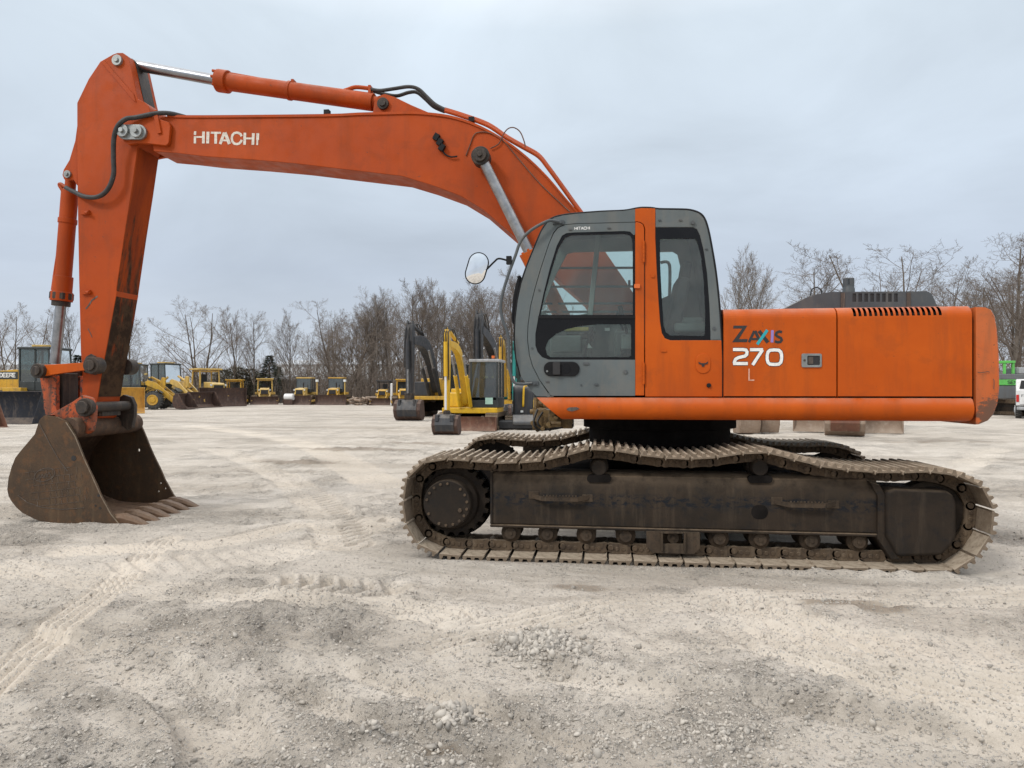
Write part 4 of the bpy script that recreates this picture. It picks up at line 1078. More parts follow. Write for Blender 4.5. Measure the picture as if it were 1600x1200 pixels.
tb = MB(); tb.tube([at3(p[0], p[1], YK + .012) for p in smooth_path(front_l[:10][::-1] + roof_l[1:] + rear_l, 3)], .0125, 8); tb.build('roof_seal', M['rubber'], cab)
vs = MB(); vs.prism(pz([(812, 432), (816, 434), (811, 470), (808, 512), (802, 506), (801, 498), (803, 470), (807, 448)], 6.3), 6.2, 6.75); vs.bar(at3(814, 436, 6.25), at3(808, 432, 6.25), .03, .02)
vs.build('wiper_housing', M['rubber'], cab, bevel=.01)
far = MB()
outline = front_l[::-1][1:] + roof_l[1:] + rear_l
w1 = K([(604, 312), (640, 303), (984, 296), (984, 662), (500, 662), (455, 640), (540, 430)]); w2 = K([(1120, 302), (1205, 300), (1232, 316), (1248, 380), (1258, 480), (1245, 515), (1195, 545), (1120, 578)])
w3 = K([(600, 735), (700, 722), (820, 722), (820, 790), (740, 800), (700, 850), (620, 800)])
far.prism(pz(outline, YK), YR - .04, YR, holes=[pz(w1, YR - .04), pz(w2, YR - .04)])
fw = far.build('cab_far_wall', M['interior'], cab)
gl = MB(); gl.prism(pz(ins(w1, -.01), YR - .02), YR - .022, YR - .018); gl.prism(pz(ins(w2, -.01), YR - .02), YR - .022, YR - .018); gl.build('far_pane', M['glass_far'], fw, smooth=False)
gb = MB()
for y in (396, 502, 598, 645):
    gb.bar(at3(*K([(470, y)])[0], YR + .03), at3(*K([(1060, y - 2)])[0], YR + .03), .02, .022)
gb.build('guard_bar', M['black'], fw)
ip = MB()
ip.bar(at3(*K([(782, 205)])[0], 6.9), at3(*K([(735, 665)])[0], 6.9), .03, .05); ip.build('interior_post', M['interior_light'], cab, bevel=.008)
it = MB(); F0 = at(838, 612, YK)[1]
it.bx(at(845, 600, YK)[0], at(1120, 600, YK)[0], YK + .06, YR - .05, F0, F0 + .03); it.build('cab_floor', M['interior'], cab)
se = MB()
X0 = at(1010, 560, 6.55)[0]; Z0 = at(1010, 545, 6.55)[1]
se.box((X0, 6.62, Z0), (.46, .46, .12)); se.box((X0 + .02, 6.62, Z0 - .14), (.3, .34, .18))
sb = MB(); sb.box((X0 + .27, 6.62, Z0 + .34), (.12, .46, .62), Matrix.Rotation(R(12), 3, 'Y')); sb.box((X0 + .36, 6.62, Z0 + .72), (.09, .26, .17), Matrix.Rotation(R(10), 3, 'Y'))
seat_o = se.build('seat', M['seat'], cab, bevel=.03, seg=3); sb.build('seat_back', M['seat'], seat_o, bevel=.035, seg=3)
cn = MB(); cn.box((X0 - .03, 6.33, Z0 + .05), (.42, .12, .14)); cn.box((X0 - .03, 6.93, Z0 + .07), (.5, .16, .26)); cn.box((X0 + .3, 6.95, Z0 + .0), (.35, .2, .42))
con = cn.build('control_console', M['interior_light'], cab, bevel=.02)
jl = MB()
for y in (6.36, 6.92):
    jl.tube(smooth_path([(X0 - .18, y, Z0 + .1), (X0 - .2, y, Z0 + .2), (X0 - .23, y, Z0 + .29)], 4), .012, 8); jl.tube([(X0 - .225, y, Z0 + .27), (X0 - .25, y, Z0 + .38)], [.02, .024], 8)
jl.build('joystick', M['rubber'], con)
tl_ = MB()
for y in (6.56, 6.7):
    tl_.tube(smooth_path([(X0 - .62, y, F0 + .05), (X0 - .58, y, F0 + .35), (X0 - .50, y, F0 + .6)], 5), .011, 8)
    tl_.box((X0 - .62, y, F0 + .05), (.22, .1, .02))
tl_.build('travel_lever', M['black'], cab)
pa = MB(); pa.prism(pz(K([(725, 822), (748, 850), (718, 850)]), 6.5), 6.5, 6.503); pa.prism(pz(K([(818, 735), (846, 735), (846, 752), (818, 752)]), 6.75), 6.75, 6.753); pa.build('papers', M['paper'], cab)
cl_ = MB(); q_ = at3(*K([(1290, 745)])[0], 6.6); cl_.box(q_, (.30, .5, .09)); cl_.box(q_ + Vector((.02, .02, .06)), (.2, .4, .08)); cl_.build('storage_box', M['interior_light'], cab, bevel=.03, seg=3)
cl_ = MB(); q_ = at3(*K([(660, 745)])[0], 6.9); cl_.box(q_, (.24, .12, .035)); cl_.build('yellow_tray', M['box_yellow'], cab, bevel=.005)
cl_ = MB(); q_ = at3(*K([(665, 785)])[0], 6.9); cl_.box(q_, (.22, .12, .05)); cl_.box(at3(*K([(740, 770)])[0], 6.8), (.05, .1, .14)); cl_.build('switch_panel', M['ink'], con, bevel=.005)
cl_ = MB(); cl_.box(at3(*K([(600, 830)])[0], 6.8), (.30, .25, .16)); cl_.build('heater_box', M['interior_light'], cab, bevel=.02)
cl_ = MB(); cl_.tube(smooth_path([at3(*K([q])[0], 7.2) for q in ((1135, 365), (1165, 360), (1185, 378), (1188, 450), (1186, 560))], 5), .016, 8); cl_.build('far_hand_rail', M['grey_hood'], cab)
mo = MB(); mo.box((X0 - .55, 6.98, Z0 + .28), (.12, .16, .2), Matrix.Rotation(R(-12), 3, 'Y')); mo.tube([(X0 - .52, 6.98, F0), (X0 - .54, 6.98, Z0 + .2)], .03, 8); mo.build('monitor', M['interior'], cab, bevel=.01)
bt = MB(); bt.prism(pz(K(rrect(985, 1018, 487, 510, 4, 3)), Yd - .012), Yd - .02, Yd); bt.build('window_stop', M['orange_lug'], door)
bt = MB(); bt.prism(pz(K(rrect(950, 964, 465, 500, 3, 3)), 6.24), 6.225, 6.245); bt.build('window_latch', M['rubber'], door)
# mirror and hand rail
hr = MB(); hr.tube(smooth_path([Vector((*p3,)) for p3 in [tuple(at3(a_[0], a_[1], y)) for a_, y in zip(K([(562, 136), (530, 128), (490, 130), (400, 180), (342, 240), (310, 325), (268, 440), (238, 540), (226, 620), (240, 700), (264, 760), (274, 850), (276, 960), (300, 1040), (345, 1055), (405, 1050)]), [6.15, 6.12, 6.1, 6.08, 6.08, 6.08, 6.08, 6.08, 6.08, 6.08, 6.08, 6.08, 6.08, 6.09, 6.11, 6.15])]], 5), .0135, 10)
for q in ((555, 138), (408, 1050)):
    c_ = at3(*K([q])[0], YK); hr.box(c_, (.10, .03, .035)); hr.cyl(c_ + Vector((.02, -.03, 0)), c_ + Vector((.02, 0, 0)), .012, 8)
rail = hr.build('hand_rail', M['grey_hood'], EX)
ma = MB(); ma.tube(smooth_path([at3(*K([q])[0], 6.08) for q in ((282, 360), (262, 352), (215, 342), (188, 362), (150, 400), (128, 415))], 5), .0085, 8)
ma.box(at3(*K([(274, 352)])[0], 6.08), (.045, .05, .07)); ma.build('mirror_arm', M['rubber'], EX)
mc = at3(745.3, 419.5, 6.08)
ax_u = (at3(752, 396, 6.08) - at3(738, 443, 6.08)); hl = ax_u.length / 2; ax_u.normalize()
nrm = Vector((.10, -1, .085)); nrm = (nrm - ax_u * nrm.dot(ax_u)).normalized(); ax_w = nrm.cross(ax_u)
def oval(w, h, k=8):
    r_ = w
    return [(r_ * math.cos(R(a_)), (h - r_) + r_ * math.sin(R(a_))) for a_ in np.linspace(0, 180, k * 2 + 1)] + [(r_ * math.cos(R(a_)), -(h - r_) + r_ * math.sin(R(a_))) for a_ in np.linspace(180, 360, k * 2 + 1)]
def oval_solid(w, h, d0, d1, taper=1.0):
    b = MB(); A = [mc + ax_w * p[0] + ax_u * p[1] + nrm * d0 for p in oval(w, h)]; B = [mc + ax_w * p[0] * taper + ax_u * p[1] * taper + nrm * d1 for p in oval(w, h)]
    n_ = len(A); b.add(A + B, [(i, (i + 1) % n_, (i + 1) % n_ + n_, i + n_) for i in range(n_)] + [tuple(range(n_)), tuple(range(n_, 2 * n_))]); return b
mir = oval_solid(.096, hl * 1.06, .012, -.05, .8).build('mirror', M['rubber'], EX, bevel=.006)
mg = MB(); rings = []
for k in np.linspace(1, 0.0, 9):
    rings.append([mc + ax_w * p[0] * k + ax_u * p[1] * k + nrm * (.0128 + .012 * (1 - k * k)) for p in oval(.083, hl * .975)] )
    rings[-1].append(rings[-1][0])
mg.strip(rings); mg.build('mirror_glass', M['mirror'], mir, ang=80)
# valves under the cab nose
va = MB(); rv = random.Random(5)
for i in range(26):
    q = at3(rv.uniform(832, 872), rv.uniform(628, 672), rv.uniform(6.9, 7.3)); a_ = rv.choice(((.05, 0, 0), (0, .06, 0), (0, 0, .06)))
    va.cyl(q - Vector(a_), q + Vector(a_), rv.uniform(.018, .034), 8)
va.bx(at(835, 660, 7.2)[0], at(895, 660, 7.2)[0], 7.05, 7.5, at(835, 668, 7.2)[1], at(835, 640, 7.2)[1])
va.build('control_valve', M['brass'], EX)
vh = MB()
for k in range(2):
    vh.tube(smooth_path([at3(840 + k * 8, 640 + 4 * k, 7.0), at3(834 + k * 6, 660, 6.95), at3(846 + k * 9, 672 - k, 7.0), at3(890 + 6 * k, 664, 7.1)], 5), .011, 8)
vh.build('valve_hose', M['hose'], EX)

# --- boom
YB0, YB1 = 7.36, 7.80
C3 = lambda pts: crop(pts, 1600 / 600, 320, 80)
top_l = [(232, 183.5), (262, 181.5), (320, 182.3)] + C3([(500, 268), (640, 262), (770, 259), (860, 257), (940, 262), (1020, 273), (1100, 296), (1180, 332), (1260, 380), (1320, 425), (1380, 478), (1440, 540), (1500, 612), (1556, 676)]) + [(945, 392), (978, 440), (1010, 490), (1040, 545)]
bot_l = [(990, 580), (950, 530), (912, 472), (868, 434), (836, 402)] + C3([(1290, 772), (1220, 712), (1160, 660), (1060, 600), (940, 556), (820, 520), (590, 493), (380, 468), (200, 452), (0, 438)]) + [(275, 239), (262, 238), (240, 236)]
bm_ = MB(); bm_.prism(pz(top_l + bot_l, YB0), YB0, YB1)
boom = bm_.build('boom', M['orange_boom'], EX, bevel=.006)
# flange edge along the top and the side plate lip at the bottom
fl_ = MB()
T = [Vector(at(p[0], p[1], YB0)) for p in smooth_path(top_l[1:17], 3)]
fl_.strip([[(q.x, YB0 - .014, q.y + .012) for q in T], [(q.x, YB0 + .05, q.y + .012) for q in T], [(q.x, YB0 + .05, q.y - .012) for q in T], [(q.x, YB0 - .014, q.y - .016) for q in T], [(q.x, YB0 - .014, q.y + .012) for q in T]])
fl_.build('boom_flange', M['orange_boom'], boom)
# boom tip fork plate with pin link
tpx = lambda pts: crop(pts, 3, 0, 60)
nose = tpx([(632, 372), (700, 362), (790, 392), (797, 410), (790, 490), (778, 502), (690, 492), (640, 490), (600, 498), (580, 482), (566, 455), (566, 420), (585, 395)])
for y in (YB0 - .05, YB1 + .005):
    fk = MB(); fk.prism(pz(nose, YB0 - .05), y, y + .045); fk.build('boom_fork', M['orange_boom'], boom, bevel=.006)
lk = MB(); lk.prism(pz(tpx(rrect(548, 682, 402, 472, 34, 7)), YB0 - .09), YB0 - .085, YB0 - .052)
link = lk.build('pin_plate', M['steel'], boom, bevel=.004)
bl = MB()
for q in ((577, 434), (642, 436)):
    bl.disc(at(*tpx([q])[0], YB0 - .09), .072, YB0 - .115, YB0 - .08, 24); bl.disc(at(*tpx([q])[0], YB0 - .09), .03, YB0 - .14, YB0 - .1, 6)
bl.build('pin', M['steel'], link, bevel=.004)
sb_ = MB(); sb_.bar(at3(*tpx([(727, 338)])[0], YB0 - .06), at3(*tpx([(748, 445)])[0], YB0 - .06), .02, .045); sb_.build('hose_bracket', M['orange_boom'], boom)
# lettering on the boom
hb_ = MB(); H8 = lambda pts: crop(pts, 1600 / 150, 280, 180)
for st, w in (([(267, 268), (262, 330)], 3.6), ([(263, 350), (262, 470)], 3.6), ([(405, 272), (402, 470)], 4.2), ([(285, 363), (385, 363)], 2.6), ([(480, 275), (473, 470)], 4.6), ([(525, 292), (697, 294)], 3.2), ([(609, 310), (607, 474)], 4.2),
              ([(752, 288), (682, 480)], 4.4), ([(762, 288), (838, 480)], 5.0), ([(715, 418), (805, 420)], 2.8), ([(1095, 292), (1088, 492)], 4.2), ([(1236, 300), (1227, 494)], 4.2), ([(1108, 386), (1215, 388)], 2.8), ([(1310, 300), (1306, 410)], 4.4), ([(1302, 412), (1300, 496)], 2.8)):
    stroke(hb_, H8(st), w, YB0, .0022 + .0001 * (st[0][0] % 7))
stroke(hb_, H8([(1040, 352), (1025, 318), (995, 298), (958, 290), (915, 300), (885, 335), (876, 385), (885, 435), (915, 472), (958, 482), (1000, 472), (1030, 440), (1042, 410)]), 3.6, YB0, .0025)
hb_.build('maker_lettering', M['cream'], boom, recalc=False)
# arm cylinder bracket
bk = MB(); bp = C3([(700, 255), (706, 215), (722, 186), (750, 178), (790, 190), (860, 224), (935, 256)])
for y in (7.44, 7.66): bk.prism(pz(bp, y), y, y + .05)
bk.build('cylinder_bracket', M['orange_boom'], boom, bevel=.004)
bpn = MB(); c_ = at(*C3([(742, 218)])[0], 7.42); bpn.disc(c_, .065, 7.405, 7.74, 20); bpn.disc(c_, .04, 7.385, 7.41, 8); bpn.build('bracket_pin', M['grease'], boom, bevel=.004)
# arm cylinder
cyb = MB(); A, B = at3(341, 126, YC), at3(584, 160, YC)
d_ = (B - A).normalized()
cyb.cyl(A, A + d_ * .13, .128, 20); cyb.cyl(A + d_ * .12, B, .098, 24)
mid = A.lerp(B, .47); cyb.cyl(mid - d_ * .02, mid + d_ * .02, .108, 24)
for k in range(8):
    a_ = k * math.pi / 4; off = Vector((0, math.cos(a_), math.sin(a_))) * .11
    cyb.cyl(A + off - d_ * .03, A + off + d_ * .02, .018, 6)
cyb.cyl(B, B + d_ * .06, .07, 16)
acyl = cyb.build('arm_cylinder', M['orange_boom'], EX, bevel=.004, seg=1, ang=30)
rd = MB(); rd.cyl(at3(205, 101, YC), A + d_ * .02, .062, 24); rd.build('cylinder_rod', M['chrome'], acyl)
pi_ = MB(); up = Vector((-.14, 0, .99))
pi_.tube(smooth_path([at3(*q, YC - .02) for q in C3([(55, 88), (130, 100), (250, 122), (370, 147), (460, 162), (545, 172), (590, 162), (630, 150), (690, 156)])], 5), .024, 8)
for q in ((370, 140), (690, 165)): pi_.box(at3(*C3([q])[0], YC - .02), (.03, .08, .10))
pi_.build('oil_pipe', M['orange_boom'], acyl)
hs = MB()
hs.tube(smooth_path([at3(*q, YC - .04) for q in C3([(690, 158), (730, 164), (790, 156), (850, 148), (890, 158), (925, 190), (960, 222), (1010, 248)])], 5), .021, 8)
hs.tube(smooth_path([at3(*q, YC + .04) for q in C3([(700, 165), (745, 178), (800, 186), (850, 172), (885, 172), (920, 200), (955, 232), (1000, 252)])], 5), .021, 8)
hs.build('cylinder_hose', M['hose'], acyl)
# pipes over the boom back
bp_ = MB()
for y_, dy in ((7.42, 0), (7.5, -6), (7.58, -10)):
    bp_.tube(smooth_path([at3(q[0], q[1], y_) for q in C3([(1000, 250 + dy), (1080, 275 + dy), (1180, 312 + dy), (1260, 365 + dy), (1330, 405 + dy), (1390, 440 + dy), (1430, 488 + dy), (1490, 570 + dy), (1540, 640 + dy), (1600, 720 + dy)])], 5), .018, 8)
bp_.build('boom_pipe', M['orange_boom'], boom)
wr = MB()
wr.tube(smooth_path([at3(*q, YB0 - .02) for q in C3([(1190, 405), (1225, 385), (1245, 345), (1265, 322), (1290, 319), (1315, 338), (1332, 380), (1335, 400)])], 5), .0065, 6)
wr.tube(smooth_path([at3(*q, YB0 - .01) for q in C3([(1088, 435), (1105, 390), (1120, 352), (1140, 338), (1185, 340), (1240, 370), (1300, 440), (1400, 555), (1520, 668)])], 5), .006, 6)
wr.build('grease_line', M['rust_red'], boom)
pl = MB()
pl.tube(smooth_path([at3(*q, YB0 - .025) for q in C3([(962, 350), (978, 372), (985, 400), (1000, 428), (1025, 440), (1052, 438)])], 4), .009, 6)
for q in ((965, 358), (980, 380), (988, 402)): pl.box(at3(*C3([q])[0], YB0 - .03), (.055, .05, .07), Matrix.Rotation(R(30), 3, 'Y'))
pl.build('lamp_plug', M['rubber'], boom)
for q in ((510, 256), (1112, 286)):
    ck = MB(); ck.box(at3(*C3([q])[0], YB0 + .05), (.06, .06, .05)); ck.build('hose_clip', M['rubber'], boom)
# boom lift cylinders
for y in (7.22, 7.94):
    near_ = y < YC
    A, B, Cc = at3(752, 246, 7.22), at3(828, 396, 7.22), at3(880, 560, 7.22)
    for q in (A, B, Cc): q.y = y
    B2 = A + (Cc - A) * ((B - A).length / (Cc - A).length)
    d_ = (B - A).normalized(); Cx = B + d_ * 1.35
    cb = MB(); cb.cyl(B, Cx, .085, 22); cb.cyl(B - d_ * .01, B + d_ * .14, .108, 18)
    for k in range(8):
        a_ = k * math.pi / 4; off = (Vector((0, 1, 0)) * math.cos(a_) + d_.cross(Vector((0, 1, 0))) * math.sin(a_)) * .095
        cb.cyl(B + off - d_ * .03, B + off + d_ * .02, .016, 6)
    co_ = cb.build('boom_cylinder', M['orange_lift'] if 'orange_lift' in M else M['orange'], EX, bevel=.004, seg=1, ang=30)
    rr_ = MB(); rr_.cyl(A, B + d_ * .02, .056, 24); rr_.build('cylinder_rod', M['chrome_dull'], co_)
    ey = MB(); c_ = (A.x, A.z); ey.disc(c_, .098, y - .07, y + .07, 28); ey.disc(c_, .07, y - .10 if near_ else y + .1, y, 20); ey.disc(c_, .03, y - .12 if near_ else y + .12, y, 6); ey.build('rod_eye', M['grease'], co_, bevel=.006)
bpn = MB(); bpn.cyl((A.x, YB0 - .16, A.z), (A.x, YB1 + .16, A.z), .055, 18); bpn.build('boom_pin', M['grease'], boom)
bf = MB()
for y in (7.2, 7.84):
    q = pz([(940, 620), (960, 560), (985, 540), (1030, 540), (1060, 620)], 7.3); bf.prism(q, y, y + .12)
bf.build('boom_foot', M['orange'], EX, bevel=.005)

# --- stick
YS0, YS1 = 7.39, 7.77
ST = lambda pts: crop(pts, 3, 0, 60)
SB = lambda pts: crop(pts, 3, 0, 440)
stick_side = ST([(530, 74), (550, 67), (575, 67), (597, 82), (606, 105), (640, 260), (646, 283), (680, 300), (697, 318), (703, 345), (690, 400), (668, 470), (645, 510), (618, 700), (585, 910), (545, 1180)]) + SB([(548, 45), (527, 160), (500, 310), (478, 420), (458, 545), (452, 600), (440, 640), (405, 660), (372, 640), (372, 590), (385, 520), (388, 440), (378, 330), (374, 150), (370, 0)]) + ST([(366, 900), (361, 600), (361, 302), (415, 190), (470, 108)])
skm = MB(); skm.prism(pz(stick_side, YS0), YS0, YS1)
stick = skm.build('stick', M['orange_boom'], EX, bevel=.006)
# worn inner plate of the stick
m = NT('worn_stick_plate')
cc = m.mix(m.ramp(m.noise(1.0, 5, 0.6, stretch=(5, 5, .8)), 0.35, 0.65), (0.33, 0.052, 0.006), (0.22, 0.036, 0.008))
spz = m.n('ShaderNodeSeparateXYZ'); m.l(m.tc.outputs['Object'], spz.inputs[0])
zz = m.math('ADD', spz.outputs['Z'], m.math('MULTIPLY', m.math('SUBTRACT', m.noise(1.0, 6, 0.7, stretch=(11, 11, 1.2)), 0.5), 5.5))
cc = m.mix(m.ramp(zz, 3.5, 2.2), cc, m.mix(m.ramp(m.noise(8, 6, .7), .4, .6), (0.030, 0.016, 0.009), (0.062, 0.034, 0.018)))
M['stick_worn'] = m.principled(cc, 0.75, bump=m.noise(25, 5), bstr=0.2, bdist=0.004, spec=0.12)
wp = MB(); L_ = ST([(645, 512), (618, 700), (585, 910), (546, 1180)]) + SB([(527, 160), (500, 310), (478, 420), (460, 540)])
P2 = [Vector(at(p[0], p[1], YS0)) for p in L_]
wp.strip([[(q.x + .001, YS0 + .004, q.y) for q in P2], [(q.x + .006, YS0 + .006, q.y) for q in P2], [(q.x + .006, YS1 - .006, q.y) for q in P2], [(q.x + .001, YS1 - .004, q.y) for q in P2]])
wp.build('stick_inner_plate', M['stick_worn'], stick, recalc=True)
# flange at the cylinder bracket
fb = MB()
brk_ = ST([(362, 405), (352, 480), (325, 570), (298, 615), (292, 640), (300, 660), (318, 668), (345, 662), (362, 690)])
for y in (7.45, 7.66): fb.prism(pz(brk_, y), y, y + .04)
fb.build('bucket_cylinder_bracket', M['orange_boom'], stick, bevel=.004)
pn = MB(); pn.disc(at(*ST([(314, 636)])[0], 7.43), .045, 7.425, 7.72, 16); pn.disc(at(*ST([(314, 636)])[0], 7.43), .022, 7.41, 7.43, 6); pn.build('pin', M['steel'], stick, bevel=.003)
pn = MB(); c_ = at(*ST([(545, 100)])[0], YS0 - .03); pn.disc(c_, .062, YS0 - .03, YS1 + .03, 20); pn.disc(c_, .03, YS0 - .045, YS0, 6); pn.build('pin', M['steel'], stick, bevel=.004)
rbm = MB(); rbm.prism(pz(ST([(475, 112), (490, 103), (628, 262), (640, 300), (625, 290)]), YS0), YS0 - .012, YS0); rbm.build('stick_rib', M['orange_boom'], stick, bevel=.004)
dx_ = MB(); dx_.prism(pz(ST([(606, 92), (620, 95), (636, 110), (676, 300), (660, 296), (642, 280)]), 7.5), 7.5, 7.7); dx_.build('rod_clevis', M['grease'], stick)
gs_ = MB(); gs_.prism(pz(SB([(405, 352), (428, 338), (452, 350), (468, 385), (468, 430), (448, 438), (420, 432), (395, 425), (385, 395)]), YS0), YS0 - .008, YS0); gs_.build('pin_boss', M['grease'], stick, bevel=.004)
br_ = MB()
for q in (ST([(400, 816)])[0], SB([(405, 50)])[0]): br_.box(at3(*q, YS0 - .015), (.10, .03, .05)); br_.cyl(at3(*q, YS0 - .02), at3(q[0] + 4, q[1], YS0 - .05), .016, 8)
br_.build('hose_bracket', M['orange_boom'], stick)
scr = MB(); stroke(scr, SB([(458, 68), (430, 88), (418, 108), (402, 128)]), 2.2, YS0, .0025); stroke(scr, SB([(412, 220), (425, 245), (432, 262)]), 1.4, YS0, .0025); scr.build('paint_scrape', M['weld'], stick, recalc=False)
# hose from boom to bucket cylinder
h_ = MB(); h_.tube(smooth_path([at3(*q, y) for q, y in zip(ST([(880, 372), (800, 352), (730, 352), (640, 370), (590, 378), (552, 412), (534, 470), (532, 560), (532, 640), (505, 708), (460, 742), (400, 742), (345, 718), (310, 700)]), [7.42, 7.34, 7.3, 7.27, 7.25, 7.24, 7.26, 7.28, 7.29, 7.3, 7.31, 7.33, 7.40, 7.45])], 6), .026, 10)
h_.build('stick_hose', M['hose'], stick)
# bucket cylinder
A, B, D_ = at3(*ST([(330, 690)])[0], YC), at3(*SB([(287, 92)])[0], YC), at3(*SB([(258, 385)])[0], YC)
d_ = (B - A).normalized()
bc = MB(); bc.cyl(A + d_ * .06, B - d_ * .12, .092, 22); bc.cyl(B - d_ * .3, B - d_ * .1, .108, 22); bc.cyl(B - d_ * .11, B + d_ * .0, .122, 14); bc.cyl(A - d_ * .12, A + d_ * .1, .06, 14); bc.cyl(A + d_ * .40, A + d_ * .46, .102, 20)
bcy = bc.build('bucket_cylinder', M['orange_boom'], EX, bevel=.004, seg=1, ang=30)
hd_ = MB(); hd_.cyl(B - d_ * .02, B + d_ * .06, .10, 16); hd_.cyl(B - d_ * .10, B - d_ * .02, .128, 8); hd_.build('cylinder_head', M['grease'], bcy, bevel=.006)
ro = MB(); ro.cyl(B + d_ * .02, D_, .058, 20); ro.build('cylinder_rod', M['chrome_dull'], bcy)
pp_ = MB(); pp_.tube(smooth_path([at3(*q, YC - .06) for q in ST([(310, 700), (285, 683), (280, 690), (296, 720), (298, 770), (292, 880), (262, 1080), (248, 1180)])], 5), .022, 8); pp_.build('oil_pipe', M['orange_boom'], bcy)
# links
def boss(mb, q, r_, y0, y1, cap=True):
    c_ = at(q[0], q[1], y0); mb.disc(c_, r_, y0, y1, 24)
    if cap: mb.disc(c_, r_ * .62, y0 - .025, y0, 16)
lnk = MB()
for y in (7.27, 7.83):
    lnk = MB(); lnk.prism(pz(SB([(170, 392), (300, 385), (400, 378), (425, 392), (400, 415), (300, 428), (185, 446)]), 7.27), y, y + .055)
    l_ = lnk.build('tipping_link', M['orange'] , EX, bevel=.006)
    if y < 7.5: li = l_
for q_, r_ in (((172, 418), .085), ((424, 392), .098)):
    lb = MB(); boss(lb, SB([q_])[0], r_, 7.22, 7.36 if r_ > .09 else 7.9); lb.build('link_pin', M['grease'], li, bevel=.008)
lb = MB(); c_ = at(*SB([(424, 392)])[0], 7.22); lb.disc(c_, .098, 7.80, 7.93, 24); lb.build('link_pin', M['grease'], li, bevel=.008)
hl_ = MB()
for y in (7.36, 7.74):
    hl_.prism(pz(SB([(185, 440), (262, 440), (262, 590), (280, 640), (215, 640), (200, 540)]), 7.36), y, y + .06)
hl_.bx(at(66, 600, 7.4)[0], at(86, 600, 7.4)[0], 7.42, 7.74, at(70, 640, 7.4)[1], at(70, 605, 7.4)[1])
hl_.build('bucket_link', M['orange_worn'], EX, bevel=.006)
hk = MB(); hk.bx(at(88, 600, 7.5)[0], at(103, 600, 7.5)[0], 7.46, 7.70, at(95, 640, 7.5)[1], at(95, 583, 7.5)[1]); hk.build('link_web', M['grease'], EX, bevel=.01)

# --- bucket
YU0, YU1 = 7.0, 8.36
SKEW = -.10
side = SB([(205, 628), (185, 648), (163, 715), (132, 752), (98, 792), (72, 825), (54, 870), (40, 920), (34, 975), (40, 1005), (55, 1032), (78, 1060), (105, 1084), (160, 1112), (220, 1134), (300, 1143), (400, 1147), (500, 1147), (568, 1146), (545, 1118), (518, 1088), (492, 1040), (470, 1000), (452, 955), (430, 910), (410, 868), (390, 822), (370, 770), (350, 722), (330, 685), (308, 655), (262, 634)])
P2 = [Vector(at(p[0], p[1], YU0)) for p in side]
def sk_(x, y): return x + SKEW * (y - YU0)
TH = .03
BU = MB()
yfar = YU1 - TH; off_ = SKEW * (yfar - YU0)
fh = []
for q_, r_ in (((650, 790), 6.5), ((752, 945), 4.5), ((774, 970), 4.5), ((742, 983), 4.5)):
    fh.append([at(*p_, yfar) for p_ in SB([(q_[0] + r_ * math.cos(a_), q_[1] + r_ * 1.2 * math.sin(a_)) for a_ in np.linspace(0, 6.283, 11)[:-1]])])
BU.prism([(p.x + off_, p.y) for p in P2], yfar, YU1, holes=fh, shift=(SKEW * TH, 0))
for y in (YU0,):
    A = [(sk_(p.x, y), y, p.y) for p in P2]; B = [(sk_(p.x, y + TH), y + TH, p.y) for p in P2]; n_ = len(A)
    BU.add(A + B, [(i, (i + 1) % n_, (i + 1) % n_ + n_, i + n_) for i in range(n_)] + [tuple(range(n_ - 1, -1, -1)), tuple(range(n_, 2 * n_))])
shell = P2[:19]
cen = Vector((sum(p.x for p in P2) / len(P2), sum(p.y for p in P2) / len(P2)))
inn = []
for i, p in enumerate(shell):
    d_ = (shell[min(i + 1, 18)] - shell[max(i - 1, 0)]).normalized(); nn = Vector((-d_.y, d_.x))
    if nn.dot(cen - p) < 0: nn = -nn
    inn.append(p + nn * .035)
ya, yb2 = YU0 + TH * .5, YU1 - TH * .5
BU.strip([[(sk_(q.x, y), y, q.y) for q in s_] for s_, y in ((shell, ya), (shell, yb2), (inn, yb2), (inn, ya), (shell, ya))])
bucket = BU.build('bucket', M['bucket'], EX)
# inner liner so that the inside reads rust brown, torque tube, lip
ln = MB(); inn2 = [p + (cen - p).normalized() * .006 for p in inn]
ln.strip([[(sk_(q.x, y), y, q.y) for q in inn2] for y in np.linspace(YU0 + TH + .002, YU1 - TH - .002, 9)])
ln.build('bucket_liner', M['bucket_in'], bucket, recalc=False)
tq = MB(); c1 = at(*SB([(270, 668)])[0], YU0)
tq.cyl((sk_(c1[0] + .10, YU0 + .04), YU0 + .04, c1[1] - .05), (sk_(c1[0] + .10, YU1 - .04), YU1 - .04, c1[1] - .05), .12, 22); tq.build('torque_tube', M['bucket_in'], bucket)
er = MB(); ear = SB([(215, 640), (262, 608), (345, 560), (385, 532), (425, 545), (442, 585), (440, 640), (428, 700), (405, 715), (380, 690), (300, 660)])
for y in (7.18, 7.86):
    er = MB(); er.prism(pz(ear, 7.18), y, y + .06); er.build('bucket_ear', M['orange_worn'] if y < 7.5 else M['grease'], bucket, bevel=.006)
bp2 = MB(); boss(bp2, SB([(392, 590)])[0], .105, 7.13, 7.20); c_ = at(*SB([(392, 590)])[0], 7.13); bp2.disc(c_, .072, 7.09, 7.13, 20); bp2.disc(c_, .060, 7.2, 7.9, 16); bp2.build('bucket_pin', M['grease'], bucket, bevel=.008)
sb2 = MB(); sb2.bx(at(146, 640, 7.4)[0], at(158, 640, 7.4)[0], 7.42, 7.74, at(160, 650, 7.5)[1], at(160, 632, 7.5)[1]); sb2.build('stick_boss', M['grease'], stick, bevel=.01)
